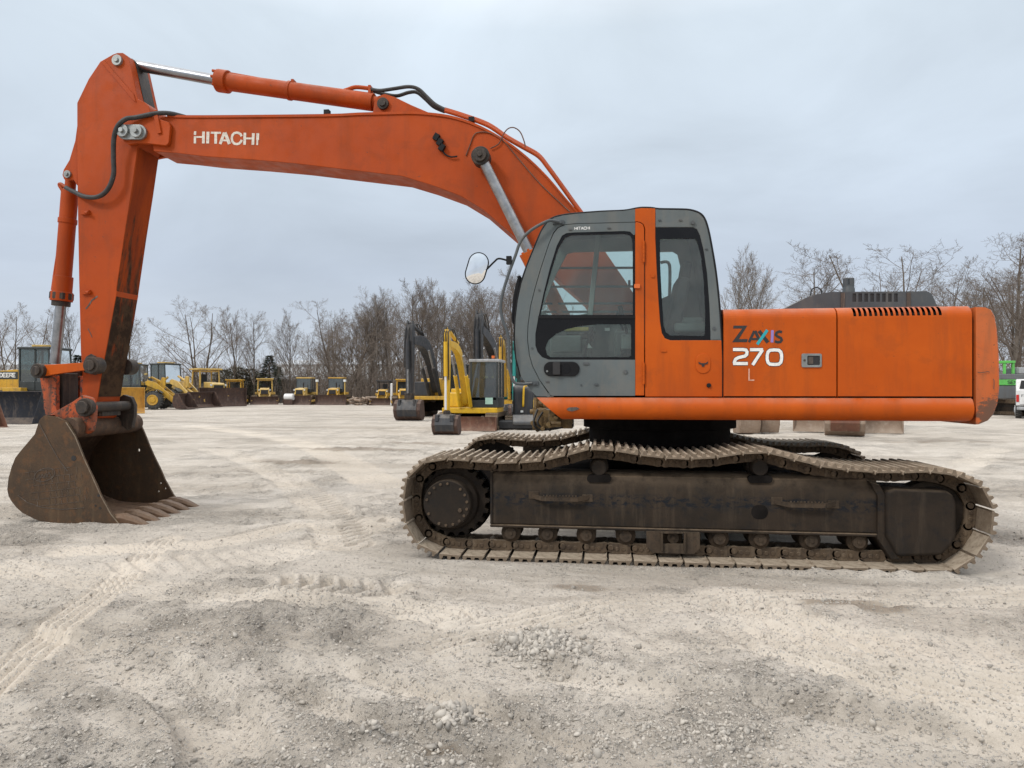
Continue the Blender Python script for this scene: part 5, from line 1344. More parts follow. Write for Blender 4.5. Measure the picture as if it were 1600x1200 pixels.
# edge plate, wear strip, weld hatching, plate seam and cast badge on the near side
ep = MB()
def on_side(q, proud): x, z = at(q[0], q[1], YU0); return Vector((sk_(x, YU0 - proud), YU0 - proud, z))
stroke(ep, SB([(184, 662), (236, 762), (276, 832), (318, 888)]), 1.1, YU0, tr=lambda q: on_side(q, .006))
for i in range(6):
    yy = 880 + i * 32; x0 = 110 + i * 12; x1 = 330 + i * 12
    stroke(ep, SB([(x0 + random.uniform(-6, 6), yy + 18 - i), (x0 + 80, yy + 6), (x1 - 60, yy - 4), (x1, yy - 10)]), .55, YU0, tr=lambda q: on_side(q, .005))
for j in range(9):
    for i in range(5):
        if random.random() < .75:
            xx = 135 + j * 28 + i * 10 + (14 if i % 2 else 0); yy = 892 + i * 33 - j * 3
            stroke(ep, SB([(xx, yy), (xx + 4, yy + 24)]), .55, YU0, tr=lambda q: on_side(q, .0055))
stroke(ep, SB([(85, 1000), (130, 1035), (200, 1058), (290, 1068), (396, 1060)]), .9, YU0, tr=lambda q: on_side(q, .006))
eg = MB(); stroke(eg, SB([(309, 658), (352, 724), (392, 824), (432, 912), (472, 1002), (520, 1090), (562, 1140)]), 1.5, YU0, tr=lambda q: on_side(q, .004)); eg.build('side_cutter', M['shoe'], bucket, recalc=False)
ep.build('weld_bead', M['weld'], bucket, recalc=False)
bg_ = MB(); e_ = [(211 + 48 * math.cos(a_), 905 + 30 * math.sin(a_) - 10 * math.cos(a_)) for a_ in np.linspace(0, 2 * math.pi, 25)[:-1]]
stroke(bg_, SB(e_), 1.0, YU0, closed=True, tr=lambda q: on_side(q, .006))
stroke(bg_, SB([(178, 918), (186, 905), (192, 920), (200, 903), (208, 918), (216, 898), (222, 914), (232, 894), (240, 908)]), 1.0, YU0, tr=lambda q: on_side(q, .006))
bg_.build('bucket_badge', M['weld'], bucket, recalc=False)
hol = MB()
for q, r_ in (((346, 828), .030), ((462, 1003), .016), ((448, 1050), .012), ((470, 1062), .012)):
    p = on_side(SB([q])[0], 0); hol.cyl((p.x, YU0 - .003, p.z), (p.x, YU0 + .01, p.z), r_, 14)
hol.build('bolt_hole', M['ink'], bucket)
lip = MB()
L0, L1 = P2[17], P2[18]
lip.prism([(L0.x - .25, L0.y + .028), (L1.x + .01, L1.y + .012), (L1.x + .03, L1.y - .004), (L0.x - .25, L0.y - .004)], YU0 - .01, YU1 + .01, shift=(SKEW * (YU1 - YU0), 0))
lip.build('cutting_edge', M['tooth'], bucket, bevel=.004)
for i in range(6):
    y = YU0 + .10 + (YU1 - YU0 - .2) * i / 5
    x0 = sk_(L1.x - .06, y); z0 = L1.y + .02
    t_ = MB(); sec = [(-.10, .06, .045), (-.06, .078, .072), (.04, .080, .075), (.07, .070, .066), (.16, .070, .060), (.26, .060, .036), (.325, .050, .014)]
    rows = []
    for (dx, hw, hh_) in sec:
        zc = z0 + .028 - .055 * max(0, dx / .3) ** 1.3
        rows.append([(x0 + dx, y + hw * a_, zc + hh_ * b_) for a_, b_ in ((-1, -.6), (-1, .5), (-.6, 1), (.6, 1), (1, .5), (1, -.6), (.6, -.9), (-.6, -.9), (-1, -.6))])
    t_.strip(rows); t_.add(rows[-1][:-1], [tuple(range(8))]); t_.add(rows[0][:-1], [tuple(range(8))])
    t_.build('tooth', M['tooth'], bucket, bevel=.006, ang=50)
# ------------------------------------------------------------------ machines parked behind
def toward(deg): return YAW + R(deg)      # 0 = facing along the picture to the right, -90 = facing the camera
def loop_outline(L, H, step, h):
    """crawler loop outline in (x, z) with grouser teeth"""
    base = arc((L / 2 - H / 2, H / 2), H / 2 - h, -90, 90, 10) + arc((-L / 2 + H / 2, H / 2), H / 2 - h, 90, 270, 10)
    base.append(base[0])
    P = [Vector(p) for p in base]; out = []
    tot = sum((b - a).length for a, b in zip(P[:-1], P[1:])); n = int(tot / step); d = tot / n
    acc = 0; i = 0
    def pt(s):
        a = 0
        for p, q in zip(P[:-1], P[1:]):
            l = (q - p).length
            if a + l >= s - 1e-9:
                t = (q - p).normalized(); return p + t * (s - a), Vector((t.y, -t.x))
            a += l
        return P[-1], Vector((0, -1))
    for k in range(n):
        for f, o in ((0, 0), (.30, 0), (.34, h), (.62, h), (.66, 0)):
            p, nn = pt((k + f) * d); out.append((p + nn * o)[:])
    return out
def crawler(root, L, W, H, gauge, mat=None):
    for sy in (-1, 1):
        b = MB(); b.prism(loop_outline(L, H, .17, .03), sy * gauge / 2 - W / 2, sy * gauge / 2 + W / 2,
                          holes=[rrect(-L / 2 + H * .28, L / 2 - H * .28, H * .24, H * .76, H * .2, 4)])
        tr = b.build('crawler_track', mat or M['chain'], root, smooth=False)
        f = MB(); f.bx(-L / 2 + H * .3, L / 2 - H * .3, sy * gauge / 2 - W * .35, sy * gauge / 2 + W * .35, H * .22, H * .80)
        for x in (-L / 2 + H * .5, L / 2 - H * .5): f.disc((x, H / 2), H * .36, sy * gauge / 2 - W * .45, sy * gauge / 2 + W * .45, 18)
        f.build('track_frame', M['frame'], tr, bevel=.01)
def blade_mesh(w, h, curve=.16, th=.06):
    b = MB(); prof = []
    for i in range(9):
        t = i / 8; prof.append((-curve * 4 * t * (1 - t) + .10 * (1 - t) ** 3, t * h))
    back = [(p[0] - th, p[1]) for p in reversed(prof)]
    b.prism([(p[0], p[1]) for p in prof + back], -w / 2, w / 2)
    for sy in (-1, 1): b.bx(-curve - .04, .05, sy * w / 2 - .02, sy * w / 2 + .02, .0, h * .97)
    return b
def bucket_mesh(w, h, d):
    """loader bucket, open to the front (+x)"""
    b = MB(); t = .04
    prof = [(d, 0.0), (.25 * d, .02), (.06 * d, .14 * h), (0, .45 * h), (.05 * d, .8 * h), (.22 * d, h)]
    inn = [(d, .035), (.27 * d, .06), (.06 * d + t, .16 * h + .02), (t, .46 * h), (.05 * d + t, .79 * h), (.24 * d, h - .03)]
    b.prism(prof + inn[::-1], -w / 2, w / 2)
    sidep = [(d * .96, .02), (.25 * d, .02), (.06 * d, .14 * h), (0, .45 * h), (.05 * d, .8 * h), (.22 * d, h), (.42 * d, h * .94)]
    for sy in (-1, 1): b.prism(sidep, sy * (w / 2 + .004), sy * (w / 2 + .03))
    b.bx(d - .06, d + .05, -w / 2 - .03, w / 2 + .03, -.005, .04)
    return b
def cab_parts(root, x0, x1, y0, y1, z0, z1, mat, roof_mat, post=.07, taper=0.0, glass='green_glass', roof_over=.08):
    b = MB()
    for x in (x0, (x0 + x1) / 2, x1):
        for y in (y0, y1):
            xt = x - taper * (1 if x == x1 else 0)
            b.bar((x, y, z0), (xt, y, z1), post, post)
    b.bx(x0, x1, y0 - post / 2, y0 + post / 2, z0, z0 + (z1 - z0) * .22); b.bx(x0, x1, y1 - post / 2, y1 + post / 2, z0, z0 + (z1 - z0) * .22)
    b.bx(x0 - post / 2, x0 + post / 2, y0 + post / 2, y1 - post / 2, z0, z0 + (z1 - z0) * .25)
    b.bx(x1 - post / 2 - .002, x1 + post / 2 - .002, y0 + post / 2, y1 - post / 2, z0, z0 + (z1 - z0) * .16)
    b.bx(x0 + .02, x1 - .02, y0 + .02, y1 - .02, z0 - .03, z0 + .02)
    c = b.build('cab', mat, root, bevel=.01)
    r = MB(); r.bx(x0 - roof_over, x1 - taper + roof_over, y0 - roof_over, y1 + roof_over, z1, z1 + .11); r.build('roof', roof_mat, c, bevel=.03)
    zl = z0 + (z1 - z0) * .22
    for nm, pts in (('side', [(x0, y0, zl), (x1, y0, zl), (x1 - taper, y0, z1), (x0, y0, z1)]), ('side', [(x0, y1, zl), (x1, y1, zl), (x1 - taper, y1, z1), (x0, y1, z1)]),
                    ('front', [(x1, y0, zl), (x1, y1, zl), (x1 - taper, y1, z1), (x1 - taper, y0, z1)]), ('rear', [(x0, y0, zl), (x0, y1, zl), (x0, y1, z1), (x0, y0, z1)])):
        g = MB(); g.add(pts, [(0, 1, 2, 3)]); g.build('window', M[glass], c, smooth=False)
    s = MB(); xm = (x0 + x1) / 2 - .05; ym = (y0 + y1) / 2
    s.box((xm, ym, z0 + .45), (.45, .45, .14)); s.box((xm - .22, ym, z0 + .78), (.13, .45, .6)); s.build('seat', M['seat'], c, bevel=.03)
    return c

def dozer(label, loc, deg, s=1.0, paint='yellow', rops='canopy', blade='rust', group='bulldozers parked along the trees', bw=2.7, bh=.95, extras=()):
    t = thing('bulldozer', label, 'bulldozer', loc, toward(deg), group); t.scale = (s, s, s)
    crawler(t, 2.7, .52, .92, 1.85)
    b = MB(); b.bx(-1.15, 1.25, -.56, .56, .45, 1.0); b.bx(-1.25, -.3, -.95, .95, .96, 1.22)
    b.prism([(.15, 1.0), (1.38, 1.0), (1.38, 1.48), (1.28, 1.56), (.15, 1.64)], -.43, .43)
    body = b.build('body', M[paint], t, bevel=.03)
    g = MB(); g.bx(1.372, 1.40, -.33, .33, 1.02, 1.42); g.build('grille', M['ink'], body)
    e = MB(); e.cyl((.75, .22, 1.55), (.75, .22, 2.15), .045, 10); e.build('exhaust_stack', M['frame'], body)
    for sy in (-1, 1):
        h_ = MB(); h_.disc((0, 0), .07, -.03, .03, 12); o = h_.build('headlight', M['paper'], body); o.location = (1.35, sy * .5, 1.42); o.rotation_euler = (0, 0, R(90))
    if rops == 'cab':
        cab_parts(t, -1.05, .2, -.68, .68, 1.2, 2.55, M['dark_cab'], M[paint], taper=.18)
    else:
        r = MB(); pm = M['dark_arm'] if rops == 'dark' else M[paint]
        for x in (-1.0, .15):
            for y in (-.68, .68): r.bar((x, y, 1.1), (x * .9, y * .94, 2.45), .09, .09)
        for y in (-.64, .64): r.bar((-.95, y, 2.40), (.18, y, 2.40), .08, .08)
        for x in (-.9, .135): r.bar((x, -.66, 2.36), (x, .66, 2.36), .08, .08)
        rp_ = r.build('rops_frame', pm, t, bevel=.01)
        q = MB(); q.bx(-1.12, .35, -.8, .8, 2.45, 2.56); q.build('roof', pm, rp_, bevel=.02)
        q = MB(); q.box((-.5, 0, 1.45), (.5, .5, .18)); q.box((-.78, 0, 1.85), (.12, .5, .65)); q.build('seat', M['seat'], t, bevel=.03)
        if rops == 'screen':
            q = MB(); q.bx(-1.04, -1.0, -.6, .6, 1.2, 2.4); q.build('rear_screen', M['dark_cab'], rp_)
    bl = blade_mesh(bw, bh); o = bl.build('blade', M[blade], t, ang=50); o.location = (2.0, 0, 0)
    for sy in (-1, 1):
        a = MB(); a.bar((-.3, sy * 1.22, .45), (1.86, sy * 1.15, .32), .12, .2); a.build('push_arm', M[paint], t, bevel=.01)
        a = MB(); a.cyl((1.1, sy * .5, 1.15), (1.85, sy * .42, .68), .055, 10); a.build('blade_cylinder', M[paint], t)
    for ex in extras:
        if ex == 'masts':
            for sy in (-1, 1):
                a = MB(); a.cyl((1.9, sy * (bw / 2 - .12), bh), (1.9, sy * (bw / 2 - .12), 2.25), .045, 8); m_ = a.build('sensor_mast', M['yellow_pale'], t)
                a = MB(); a.cyl((1.9, sy * (bw / 2 - .12), 2.2), (1.9, sy * (bw / 2 - .12), 2.42), .14, 12); a.build('sensor', M['paper'], m_)
    return t

def wheel(root, x, y, r, w, rim_mat, sy):
    b = MB(); n = 22; prof = []
    b.lathe([(-w / 2, r * .55), (-w / 2, r * .80), (-w * .42, r * .92), (-w * .3, r * .955), (w * .3, r * .955), (w * .42, r * .92), (w / 2, r * .80), (w / 2, r * .55)], (x, y, r), n=36)
    for k in range(n):
        for s_ in (-1, 1):
            a = 2 * math.pi * (k + (.5 if s_ > 0 else 0)) / n
            q = Matrix.Rotation(-a, 3, 'Y') @ Matrix.Rotation(R(24) * s_, 3, 'X') if False else Matrix.Rotation(-a, 3, 'Y')
            c = Vector((x + math.cos(a) * r * .965, y + s_ * w * .25, r + math.sin(a) * r * .965))
            b.box(c, (r * .10, w * .52, r * .10), q)
    t = b.build('wheel', M['tyre'], root)
    m = MB(); yo = y + sy * w * .5
    m.lathe([(0, r * .57), (sy * .035, r * .55), (sy * .035, r * .48), (sy * .004, r * .44), (sy * .004, r * .30), (sy * .05, r * .26), (sy * .06, r * .14)], (x, yo, r), n=28)
    m.build('rim', M[rim_mat], t, ang=30)
def loader(label, loc, deg, s=1.0, paint='yellow', cabm='dark_cab', bucket='rust', word=None, group=None, with_bucket=True):
    t = thing('wheel_loader', label, 'wheel loader', loc, toward(deg), group); t.scale = (s, s, s)
    for x in (-1.45, 1.5):
        for sy in (-1, 1): wheel(t, x, sy * .95, .68, .52, paint, sy)
    b = MB(); b.prism([(-2.35, .95), (-2.35, 1.92), (-2.2, 2.22), (-1.0, 2.30), (-.98, 2.3), (-.55, 1.4), (-.35, 1.3), (-.35, .75), (-2.1, .7)], -.68, .68)
    b.prism([(-2.3, 1.30), (-.5, 1.30), (-.5, 1.48), (-2.3, 1.48)], -1.18, 1.18)
    b.bx(-2.34, -2.05, -1.0, 1.0, .95, 1.75)
    body = b.build('rear_body', M[paint], t, bevel=.05, seg=3)
    for sy in (-1, 1):
        st = MB(); st.bx(-1.92, -.98, sy * .683 - .004, sy * .683 + .004, 1.86, 2.2)
        stripe = st.build('hood_stripe', M['dark_cab'], body)
        if word:
            l_ = MB()
            lettering(l_, word, (-1.78, sy * .692, 2.13) if sy < 0 else (-1.2, sy * .692, 2.13), Vector((.155 * (1 if sy < 0 else -1), 0, 0)), Vector((0, 0, -.17)), .72, .22, .24)
            l_.build('maker_lettering', M['white'], stripe, recalc=False)
    f = MB(); f.prism([(-.3, .7), (-.2, 1.2), (.7, 1.3), (.95, 1.95), (1.25, 1.95), (1.6, 1.2), (1.9, .8), (1.7, .55), (.3, .55)], -.42, .42); f.build('front_frame', M[paint], t, bevel=.03)
    fd = MB()
    for sy in (-1, 1):
        fd.strip([[(1.5 + .80 * math.cos(R(a)), sy * .68, .68 + .80 * math.sin(R(a))) for a in range(40, 171, 10)], [(1.5 + .80 * math.cos(R(a)), sy * 1.22, .68 + .80 * math.sin(R(a))) for a in range(40, 171, 10)]])
    fd.build('mudguard', M['dark_cab'], t)
    c = cab_parts(t, -.85, .55, -.75, .75, 1.35, 3.2, M[cabm], M[cabm], taper=.1)
    bc = MB(); bc.bx(-.5, .2, -.5, .5, 3.33, 3.42); bc.build('roof_hatch', M['yellow_pale'], c, bevel=.02)
    for sy in (-1, 1):
        a = MB(); a.prism([(.75, 2.0), (.98, 2.12), (1.5, 1.95), (2.25, 1.3), (2.95, .62), (2.98, .40), (2.8, .36), (2.1, .95), (1.45, 1.5), (.8, 1.78)], sy * .55 - .06, sy * .55 + .06); a.build('lift_arm', M[paint], t, bevel=.015)
        a = MB(); a.cyl((.6, sy * .38, .9), (1.9, sy * .44, 1.5), .06, 10); a.build('lift_cylinder', M['chrome_dull'], t)
    a = MB(); a.cyl((1.0, 0, 2.35), (1.95, 0, 1.85), .085, 12); a.prism([(1.5, 1.5), (1.75, 2.35), (2.0, 2.30), (1.95, 1.55), (1.75, 1.3)], -.09, .09); a.bar((1.7, 0, 1.45), (3.0, 0, .78), .1, .12); a.build('tilt_linkage', M[paint], t, bevel=.01)
    a = MB(); a.bar((.72, .66, 1.5), (1.45, .66, 1.62), .05, .05); a.bar((1.45, .66, 1.62), (1.5, .66, 1.35), .05, .05); a.build('lamp_bracket', M[paint], t)
    if with_bucket:
        o = bucket_mesh(2.65, 1.15, 1.05).build('bucket', M[bucket], t, bevel=.01, seg=1); o.location = (2.9, 0, .02)
    return t

def excavator(label, loc, deg, s=1.0, body='yellow', arm='dark_arm', stick=(5.6, 4.55), boom=None, mini=False, blade=None, group='excavators parked behind the large orange one', bucket_w=1.25, sticker=False, cab_mat='dark_cab', bucket_mat='rust', bracket_mat='dark_arm'):
    t = thing('parked_excavator', label, 'excavator', loc, toward(deg), group); t.scale = (s, s, s)
    L, W, H, G = (2.8, .45, .65, 1.75) if mini else (4.2, .6, .95, 2.3)
    crawler(t, L, W, H, G)
    hz = H + .12; hw = G / 2 + W / 2 - .05; tail = -1.35 if mini else -2.7; hh = .75 if mini else 1.05
    b = MB()
    x0, x1 = (-.35, .95) if mini else (.0, 1.55)
    prof = [(x0 - .08, -hw), (x0 - .08, hw)] + [(-.3 + (tail + .3) * math.sin(R(a)), hw * math.cos(R(a))) for a in range(10, 171, 16)]
    b.prism(prof, hz, hz + hh, axis='z'); hs_ = b.build('house', M[body], t, bevel=.06, seg=3, ang=50)
    b = MB(); b.lathe([(0, .5), (hz - H * .5, .5)], (0, 0, H * .5), axis='z', n=24); b.bx(-.5, .5, -G / 2, G / 2, H * .3, H * .75); b.build('undercarriage', M['under'], t)
    cw_ = .98; x0, x1 = (-.35, .95) if mini else (.0, 1.55)
    c = cab_parts(t, x0, x1, hw - cw_ - .02, hw - .02, hz + .06, hz + 1.72, M[cab_mat], M['light_grey'] if mini else M[cab_mat], taper=.06)
    if sticker:
        p = MB(); p.bx(x1 + .045, x1 + .05, hw - .45, hw - .17, hz + .18, hz + .42); p.build('window_sticker', plain('mint_paper', (.45, .68, .58), .7, var=.05), c)
    f = MB(); f.bx(x0 - .07, x1 + .12, -hw + .04, hw - .0, hz - .16, hz + .05); f.build('front_deck', M[body], t, bevel=.03)
    f = MB(); f.bx(x0 - .07, x1 - .25, -hw, -.42 if mini else -.55, hz + .055, hz + hh * .8); f.build('tank_cover', M[body] if mini else M['dark_arm'], t, bevel=.05, seg=3)
    f = MB(); f.bx(x0 + .03, x0 + .08, hw - cw_ + .08, hw - .12, hz + .1, hz + 1.1); f.build('cab_back_panel', M['dark_cab'], c)
    # boom, stick, bucket in the (x, z) plane of the swung arm
    bm_pts = boom or [(1.0, hz + .35), (2.3, 3.0), (3.9, 3.85), (stick[0] - .1, stick[1] - .75)]
    bw_ = .20 if mini else .40
    cl = smooth_path(bm_pts, 6); up_, dn_ = [], []
    n = len(cl)
    for i, p in enumerate(cl):
        d_ = (cl[min(i + 1, n - 1)] - cl[max(i - 1, 0)]).normalized(); q = Vector((-d_.y, d_.x)); k = .5 - .22 * abs(i / (n - 1) - .5) * 2
        th = (.34 if mini else .72) * k
        up_.append(p + q * th); dn_.append(p - q * th)
    y0 = -.12 if mini else -.2
    b = MB(); b.prism([(p.x, p.y) for p in up_ + dn_[::-1]], y0 - bw_ / 2, y0 + bw_ / 2); bo_ = b.build('boom', M[arm], t, bevel=.02)
    sx, sz = stick; sl = sz - (.78 if mini else 1.25); k = .55 if mini else 1.0
    b = MB(); b.prism([(sx - .30 * k, sz - .35 * k), (sx - .12 * k, sz), (sx + .12 * k, sz), (sx + .28 * k, sz - .7 * k), (sx + .18 * k, sz - sl * .99), (sx - .05 * k, sz - sl), (sx - .22 * k, sz - sl * .5)], y0 - bw_ * .42, y0 + bw_ * .42); sk2 = b.build('stick', M[arm], t, bevel=.015)
    b = MB(); b.cyl((sx + .42 * k, y0, sz - .75 * k), (sx + .40 * k, y0, sz - .75 * k - sl * .42), .085 * (.75 if mini else 1), 12); cy = b.build('bucket_cylinder', M[arm], t)
    b = MB(); b.cyl((sx + .40 * k, y0, sz - .75 * k - sl * .40), (sx + .38 * k, y0, sz - sl + .05), .05 * (.75 if mini else 1), 10); b.build('cylinder_rod', M['white_paint'] if mini else M['chrome_dull'], cy)
    b = MB(); mx = bm_pts[len(bm_pts) // 2]; b.cyl((mx[0] - .1, y0, mx[1] + .45 * k), (sx - .05, y0, sz + .02), .09 * (.7 if mini else 1), 12); b.build('arm_cylinder', M[arm], t)
    for sy in (-1, 1):
        b = MB(); A_ = Vector((1.35 if not mini else 1.1, y0 + sy * (bw_ / 2 + .1), hz + .1)); B_ = Vector((mx[0] - .1, y0 + sy * (bw_ / 2 + .1), mx[1] - .35 * k)); b.cyl(A_, A_.lerp(B_, .62), .10 * (.7 if mini else 1), 12); bcx = b.build('boom_cylinder', M[arm], t)
        b = MB(); b.cyl(A_.lerp(B_, .6), B_, .055 * (.7 if mini else 1), 10); b.build('cylinder_rod', M['chrome_dull'], bcx)
    b = MB(); b.bx(sx - .14 * k, sx + .34 * k, y0 - bw_ * .48, y0 + bw_ * .48, (.42 if mini else .75), (.80 if mini else 1.32)); b.build('linkage', M['grease'], t, bevel=.03)
    # bucket seen from its curved back
    bh = .66 if mini else .98; pr = [(-.25, bh * .18), (-.05, .02), (.25, .0), (.52, bh * .18), (.66, bh * .5), (.56, bh * .82), (.3, bh), (-.02, bh), (-.12, bh * .7)]
    kk = .72 if mini else 1.05
    b = MB(); b.prism([(sx - .05 + p[0] * kk, p[1]) for p in pr], y0 - bucket_w / 2, y0 + bucket_w / 2); bu = b.build('bucket', M[bucket_mat], t, bevel=.02, ang=45)
    b = MB(); b.prism([(sx + .02 + p[0] * kk * .93, p[1] + .02) for p in pr[3:8]], y0 - bucket_w * .36, y0 + bucket_w * .36); b.box((sx + .46 * kk, y0 - bucket_w * .28, bh * .86), (.25, .10, bh * .3)); b.box((sx + .46 * kk, y0 + bucket_w * .28, bh * .86), (.25, .10, bh * .3)); b.build('bucket_bracket', M[bracket_mat], bu)
    if blade:
        o = blade_mesh(blade[0], blade[1], .08).build('blade', M[blade[2]], t, ang=50); o.location = (L / 2 + .35, 0, .02)
        for sy in (-1, 1):
            a = MB(); a.bar((L / 2 - .5, sy * .5, .45), (L / 2 + .25, sy * .5, .3), .1, .16); a.build('push_arm', M['dark_arm'], t)
    hb = MB()
    for yy in (-.32, .0, .32):
        w_ = bw_ * .5
        hb.tube(smooth_path([(mx[0] + .2, y0 + yy * bw_, mx[1] + .38 * k), ((mx[0] + sx) / 2, y0 + yy * bw_, sz - .02 + .1 * k), (sx + .1, y0 + yy * bw_ * 1.2, sz - .1 * k), (sx + .33 * k, y0 + yy * bw_ * 1.3, sz - .75 * k), (sx + .3 * k, y0 + yy * bw_ * 1.5, sz - sl * .62)], 5), .028 * (.7 if mini else 1), 6, cap=False)
    hb.build('hydraulic_hose', M['hose'], t)
    for yy in (-.3, .3):
        hb = MB(); hb.prism([(sx - .2 * k, sz - .12 * k), (sx - .12 * k, sz + .18 * k), (sx + .06 * k, sz + .2 * k), (sx + .12 * k, sz - .05 * k)], y0 + yy * bw_ - .03, y0 + yy * bw_ + .03); hb.build('stick_lug', M['black'], sk2)
    hb = MB(); hb.cyl((x1 - .2, hw - .2, hz + 1.86), (x1 - .2, hw - .2, hz + 1.96), .06, 10); hb.build('beacon', M['orange_lug'], c)
    return t

# excavators behind the bucket arm and cab
e1 = excavator("parked excavator with black boom and stick and a rusty bucket, first from the dozers", spot(694, 39.5), -98, 1.0, stick=(6.15, 4.62), bucket_w=1.32)
e2 = excavator("small bright yellow excavator with a brown blade and dark cab", spot(742, 26.3), -99, 1.0, body='yellow_bright', arm='yellow_bright', stick=(3.75, 3.45), boom=[(1.05, 1.0), (1.65, 2.15), (2.4, 2.85), (3.65, 3.0)], mini=True, blade=(2.25, .5, 'rust_red'), bucket_w=.86, sticker=True)
e3 = excavator("parked excavator whose tall black stick rises above the small yellow excavator's cab", spot(792, 45), -101, 1.12, stick=(6.0, 5.05), bucket_w=1.3)
e4 = excavator("parked excavator whose yellow stick rises just right of the small yellow excavator's cab", spot(795, 37), -93, 1.15, body='yellow', arm='yellow', stick=(3.7, 3.45), boom=[(1.05, 1.0), (1.7, 2.3), (2.35, 3.15), (3.6, 3.25)], mini=True, bucket_w=.9)
e5 = excavator("teal green excavator half hidden behind the orange excavator's cab", spot(822, 38), -97, 1.15, body='teal', arm='teal', stick=(3.6, 3.35), boom=[(1.05, 1.0), (1.6, 2.3), (2.3, 3.1), (3.5, 3.15)], mini=True, bucket_w=.9)
e6 = excavator("excavator hidden behind the orange engine house, its brown blade and bucket showing below", spot(1318, 25.6), -113, 1.22, body='yellow_bright', arm='yellow_bright', stick=(3.0, 2.35), boom=[(1.05, 1.0), (1.5, 1.7), (2.0, 2.2), (2.85, 2.2)], mini=True, blade=(2.75, .5, 'rust_tan'), bucket_w=.95, bucket_mat='rust_tan', bracket_mat='rust_red')

# black compact machine beside the cab
q = spot(818, 26.5)
cm = thing('compact_loader', "black compact machine with a bright yellow grab handle under the orange cab's nose", 'compact loader', q, toward(-90))
b = MB(); b.prism([(-.5, .35), (.42, .35), (.45, .9), (.40, 1.45), (.25, 1.62), (-.3, 1.66), (-.5, 1.5)], -.40, .40); body_ = b.build('body', M['dark_arm'], cm, bevel=.10, seg=4)
b = MB(); b.tube(smooth_path([(.46, -.02, .85), (.52, -.02, .95), (.52, .0, 1.5), (.46, .03, 1.6), (.36, .1, 1.62)], 4), .038, 8); b.build('grab_handle', M['yellow_bright'], body_)
b = MB(); b.prism([(.44, .38), (.465, .38), (.47, .9), (.44, 1.1)], .36, .44); b.build('warning_stripe', M['yellow_bright'], body_)
b = MB(); b.bx(.455, .462, -.12, -.02, .62, .70); b.build('plate', M['paper'], body_)
crawler(cm, 1.7, .3, .5, 1.1)
b = MB(); b.bx(.5, 1.25, -.95, .95, .05, .32); b.bx(.9, 1.0, -1.1, 1.1, .3, .36); b.build('front_attachment', M['black'], cm, bevel=.03)
b = MB(); b.prism([(.6, .28), (1.3, .18), (1.35, .30), (1.1, .52), (.7, .55)], -.42, .42); b.build('attachment_cover', M['mid_grey'], cm, bevel=.05, seg=3)

# loaders on the left
l1 = loader("wheel loader with yellow hood marked in white letters, seen between the orange link and arm", spot(78, 33.6), 0, 1.06, paint='yellow', word="DEERE", bucket='navy', with_bucket=False, group='wheel loaders')
l2 = loader("wheel loader with yellow lift arms, big tyre and dark cab, right of the orange stick", spot(214, 52), 8, 1.02, paint='yellow', bucket='rust', group='wheel loaders')
l3 = loader("second wheel loader, behind the first one right of the orange stick", spot(262, 58), -18, 1.1, paint='yellow_pale', bucket='rust', group='wheel loaders')
def loose_bucket(label, loc, deg, w, h, d, mat):
    t = thing('loader_bucket', label, 'bucket', loc, toward(deg), 'loose loader buckets')
    bk_ = bucket_mesh(w, h, d).build('bucket_shell', M[mat], t, bevel=.012, seg=1)
    e = MB(); e.bx(d - .10, d + .075, -w / 2 - .045, w / 2 + .045, -.012, -.006 + .03) if False else e.bx(-.14, -.002, -.5, .5, h * .25, h * .8)
    e.build('coupler_plate', M['frame'], t, bevel=.01); e_ = 0
    return t
loose_bucket("wide dark loader bucket standing behind the orange excavator's bucket", spot(18, 30.5), -88, 3.2, 1.42, 1.2, 'navy')
loose_bucket("tan yellow loader bucket beside the orange stick", spot(201, 43.5), -62, 1.75, 1.62, 1.2, 'yellow_tan')
loose_bucket("rusty bucket corner at the photo's left edge", spot(-38, 26.6), -25, 1.2, 1.0, 1.0, 'rust_red')

# dozers along the trees
dozer("large dozer with orange yellow canopy, black stack and a high brown blade", spot(326, 61), -40, 1.30, paint='yellow_pale', rops='canopy', bw=3.2, bh=1.25)
dozer("dozer hidden behind its tall upright brown blade, left of the open cab dozer", spot(366, 66), -80, .95, paint='yellow', rops='canopy', bw=1.6, bh=1.35, blade='rust_red')
dozer("dozer with open yellow roll frame beside the upright brown blade", spot(414, 68), -72, 1.0, paint='yellow_pale', rops='canopy', bw=2.5, bh=.8)
dozer("dozer with glazed cab, white roof front and a white tank at its side", spot(475, 68), -92, 1.0, paint='yellow_pale', rops='cab', bw=2.6, bh=.9)
dozer("dozer with black cab and a white capped mast at each end of its blade", spot(525, 68), -90, 1.0, paint='yellow', rops='cab', bw=2.9, bh=.95, extras=('masts',))
dozer("dozer with dark open roll frame beside the white post", spot(600, 67), -88, .92, paint='yellow', rops='dark', bw=2.7, bh=.7)
dozer("dozer with yellow canopy frame and dark screen, just left of the black excavator stick", spot(631, 64), -80, .95, paint='yellow', rops='screen', bw=2.2, bh=.7)
tk = thing('water_tank', "white tank lying beside the dozer with the glazed cab", 'tank', spot(452, 66)); b = MB(); b.cyl((-.45, 0, .75), (.45, 0, .75), .32, 18); b.build('tank_shell', M['white_paint'], tk, bevel=.06); b = MB(); b.bx(-.4, .4, -.3, .3, 0, .5); b.build('tank_stand', M['rust'], tk)
ps = thing('post', "white post standing between two dozers", 'post', spot(612, 64)); b = MB(); b.cyl((0, 0, 0), (0, 0, 1.95), .12, 10); b.lathe([(0, .14), (.06, .10), (.1, .02)], (0, 0, 1.95), axis='z', n=10); b.build('post_shaft', M['white_paint'], ps)
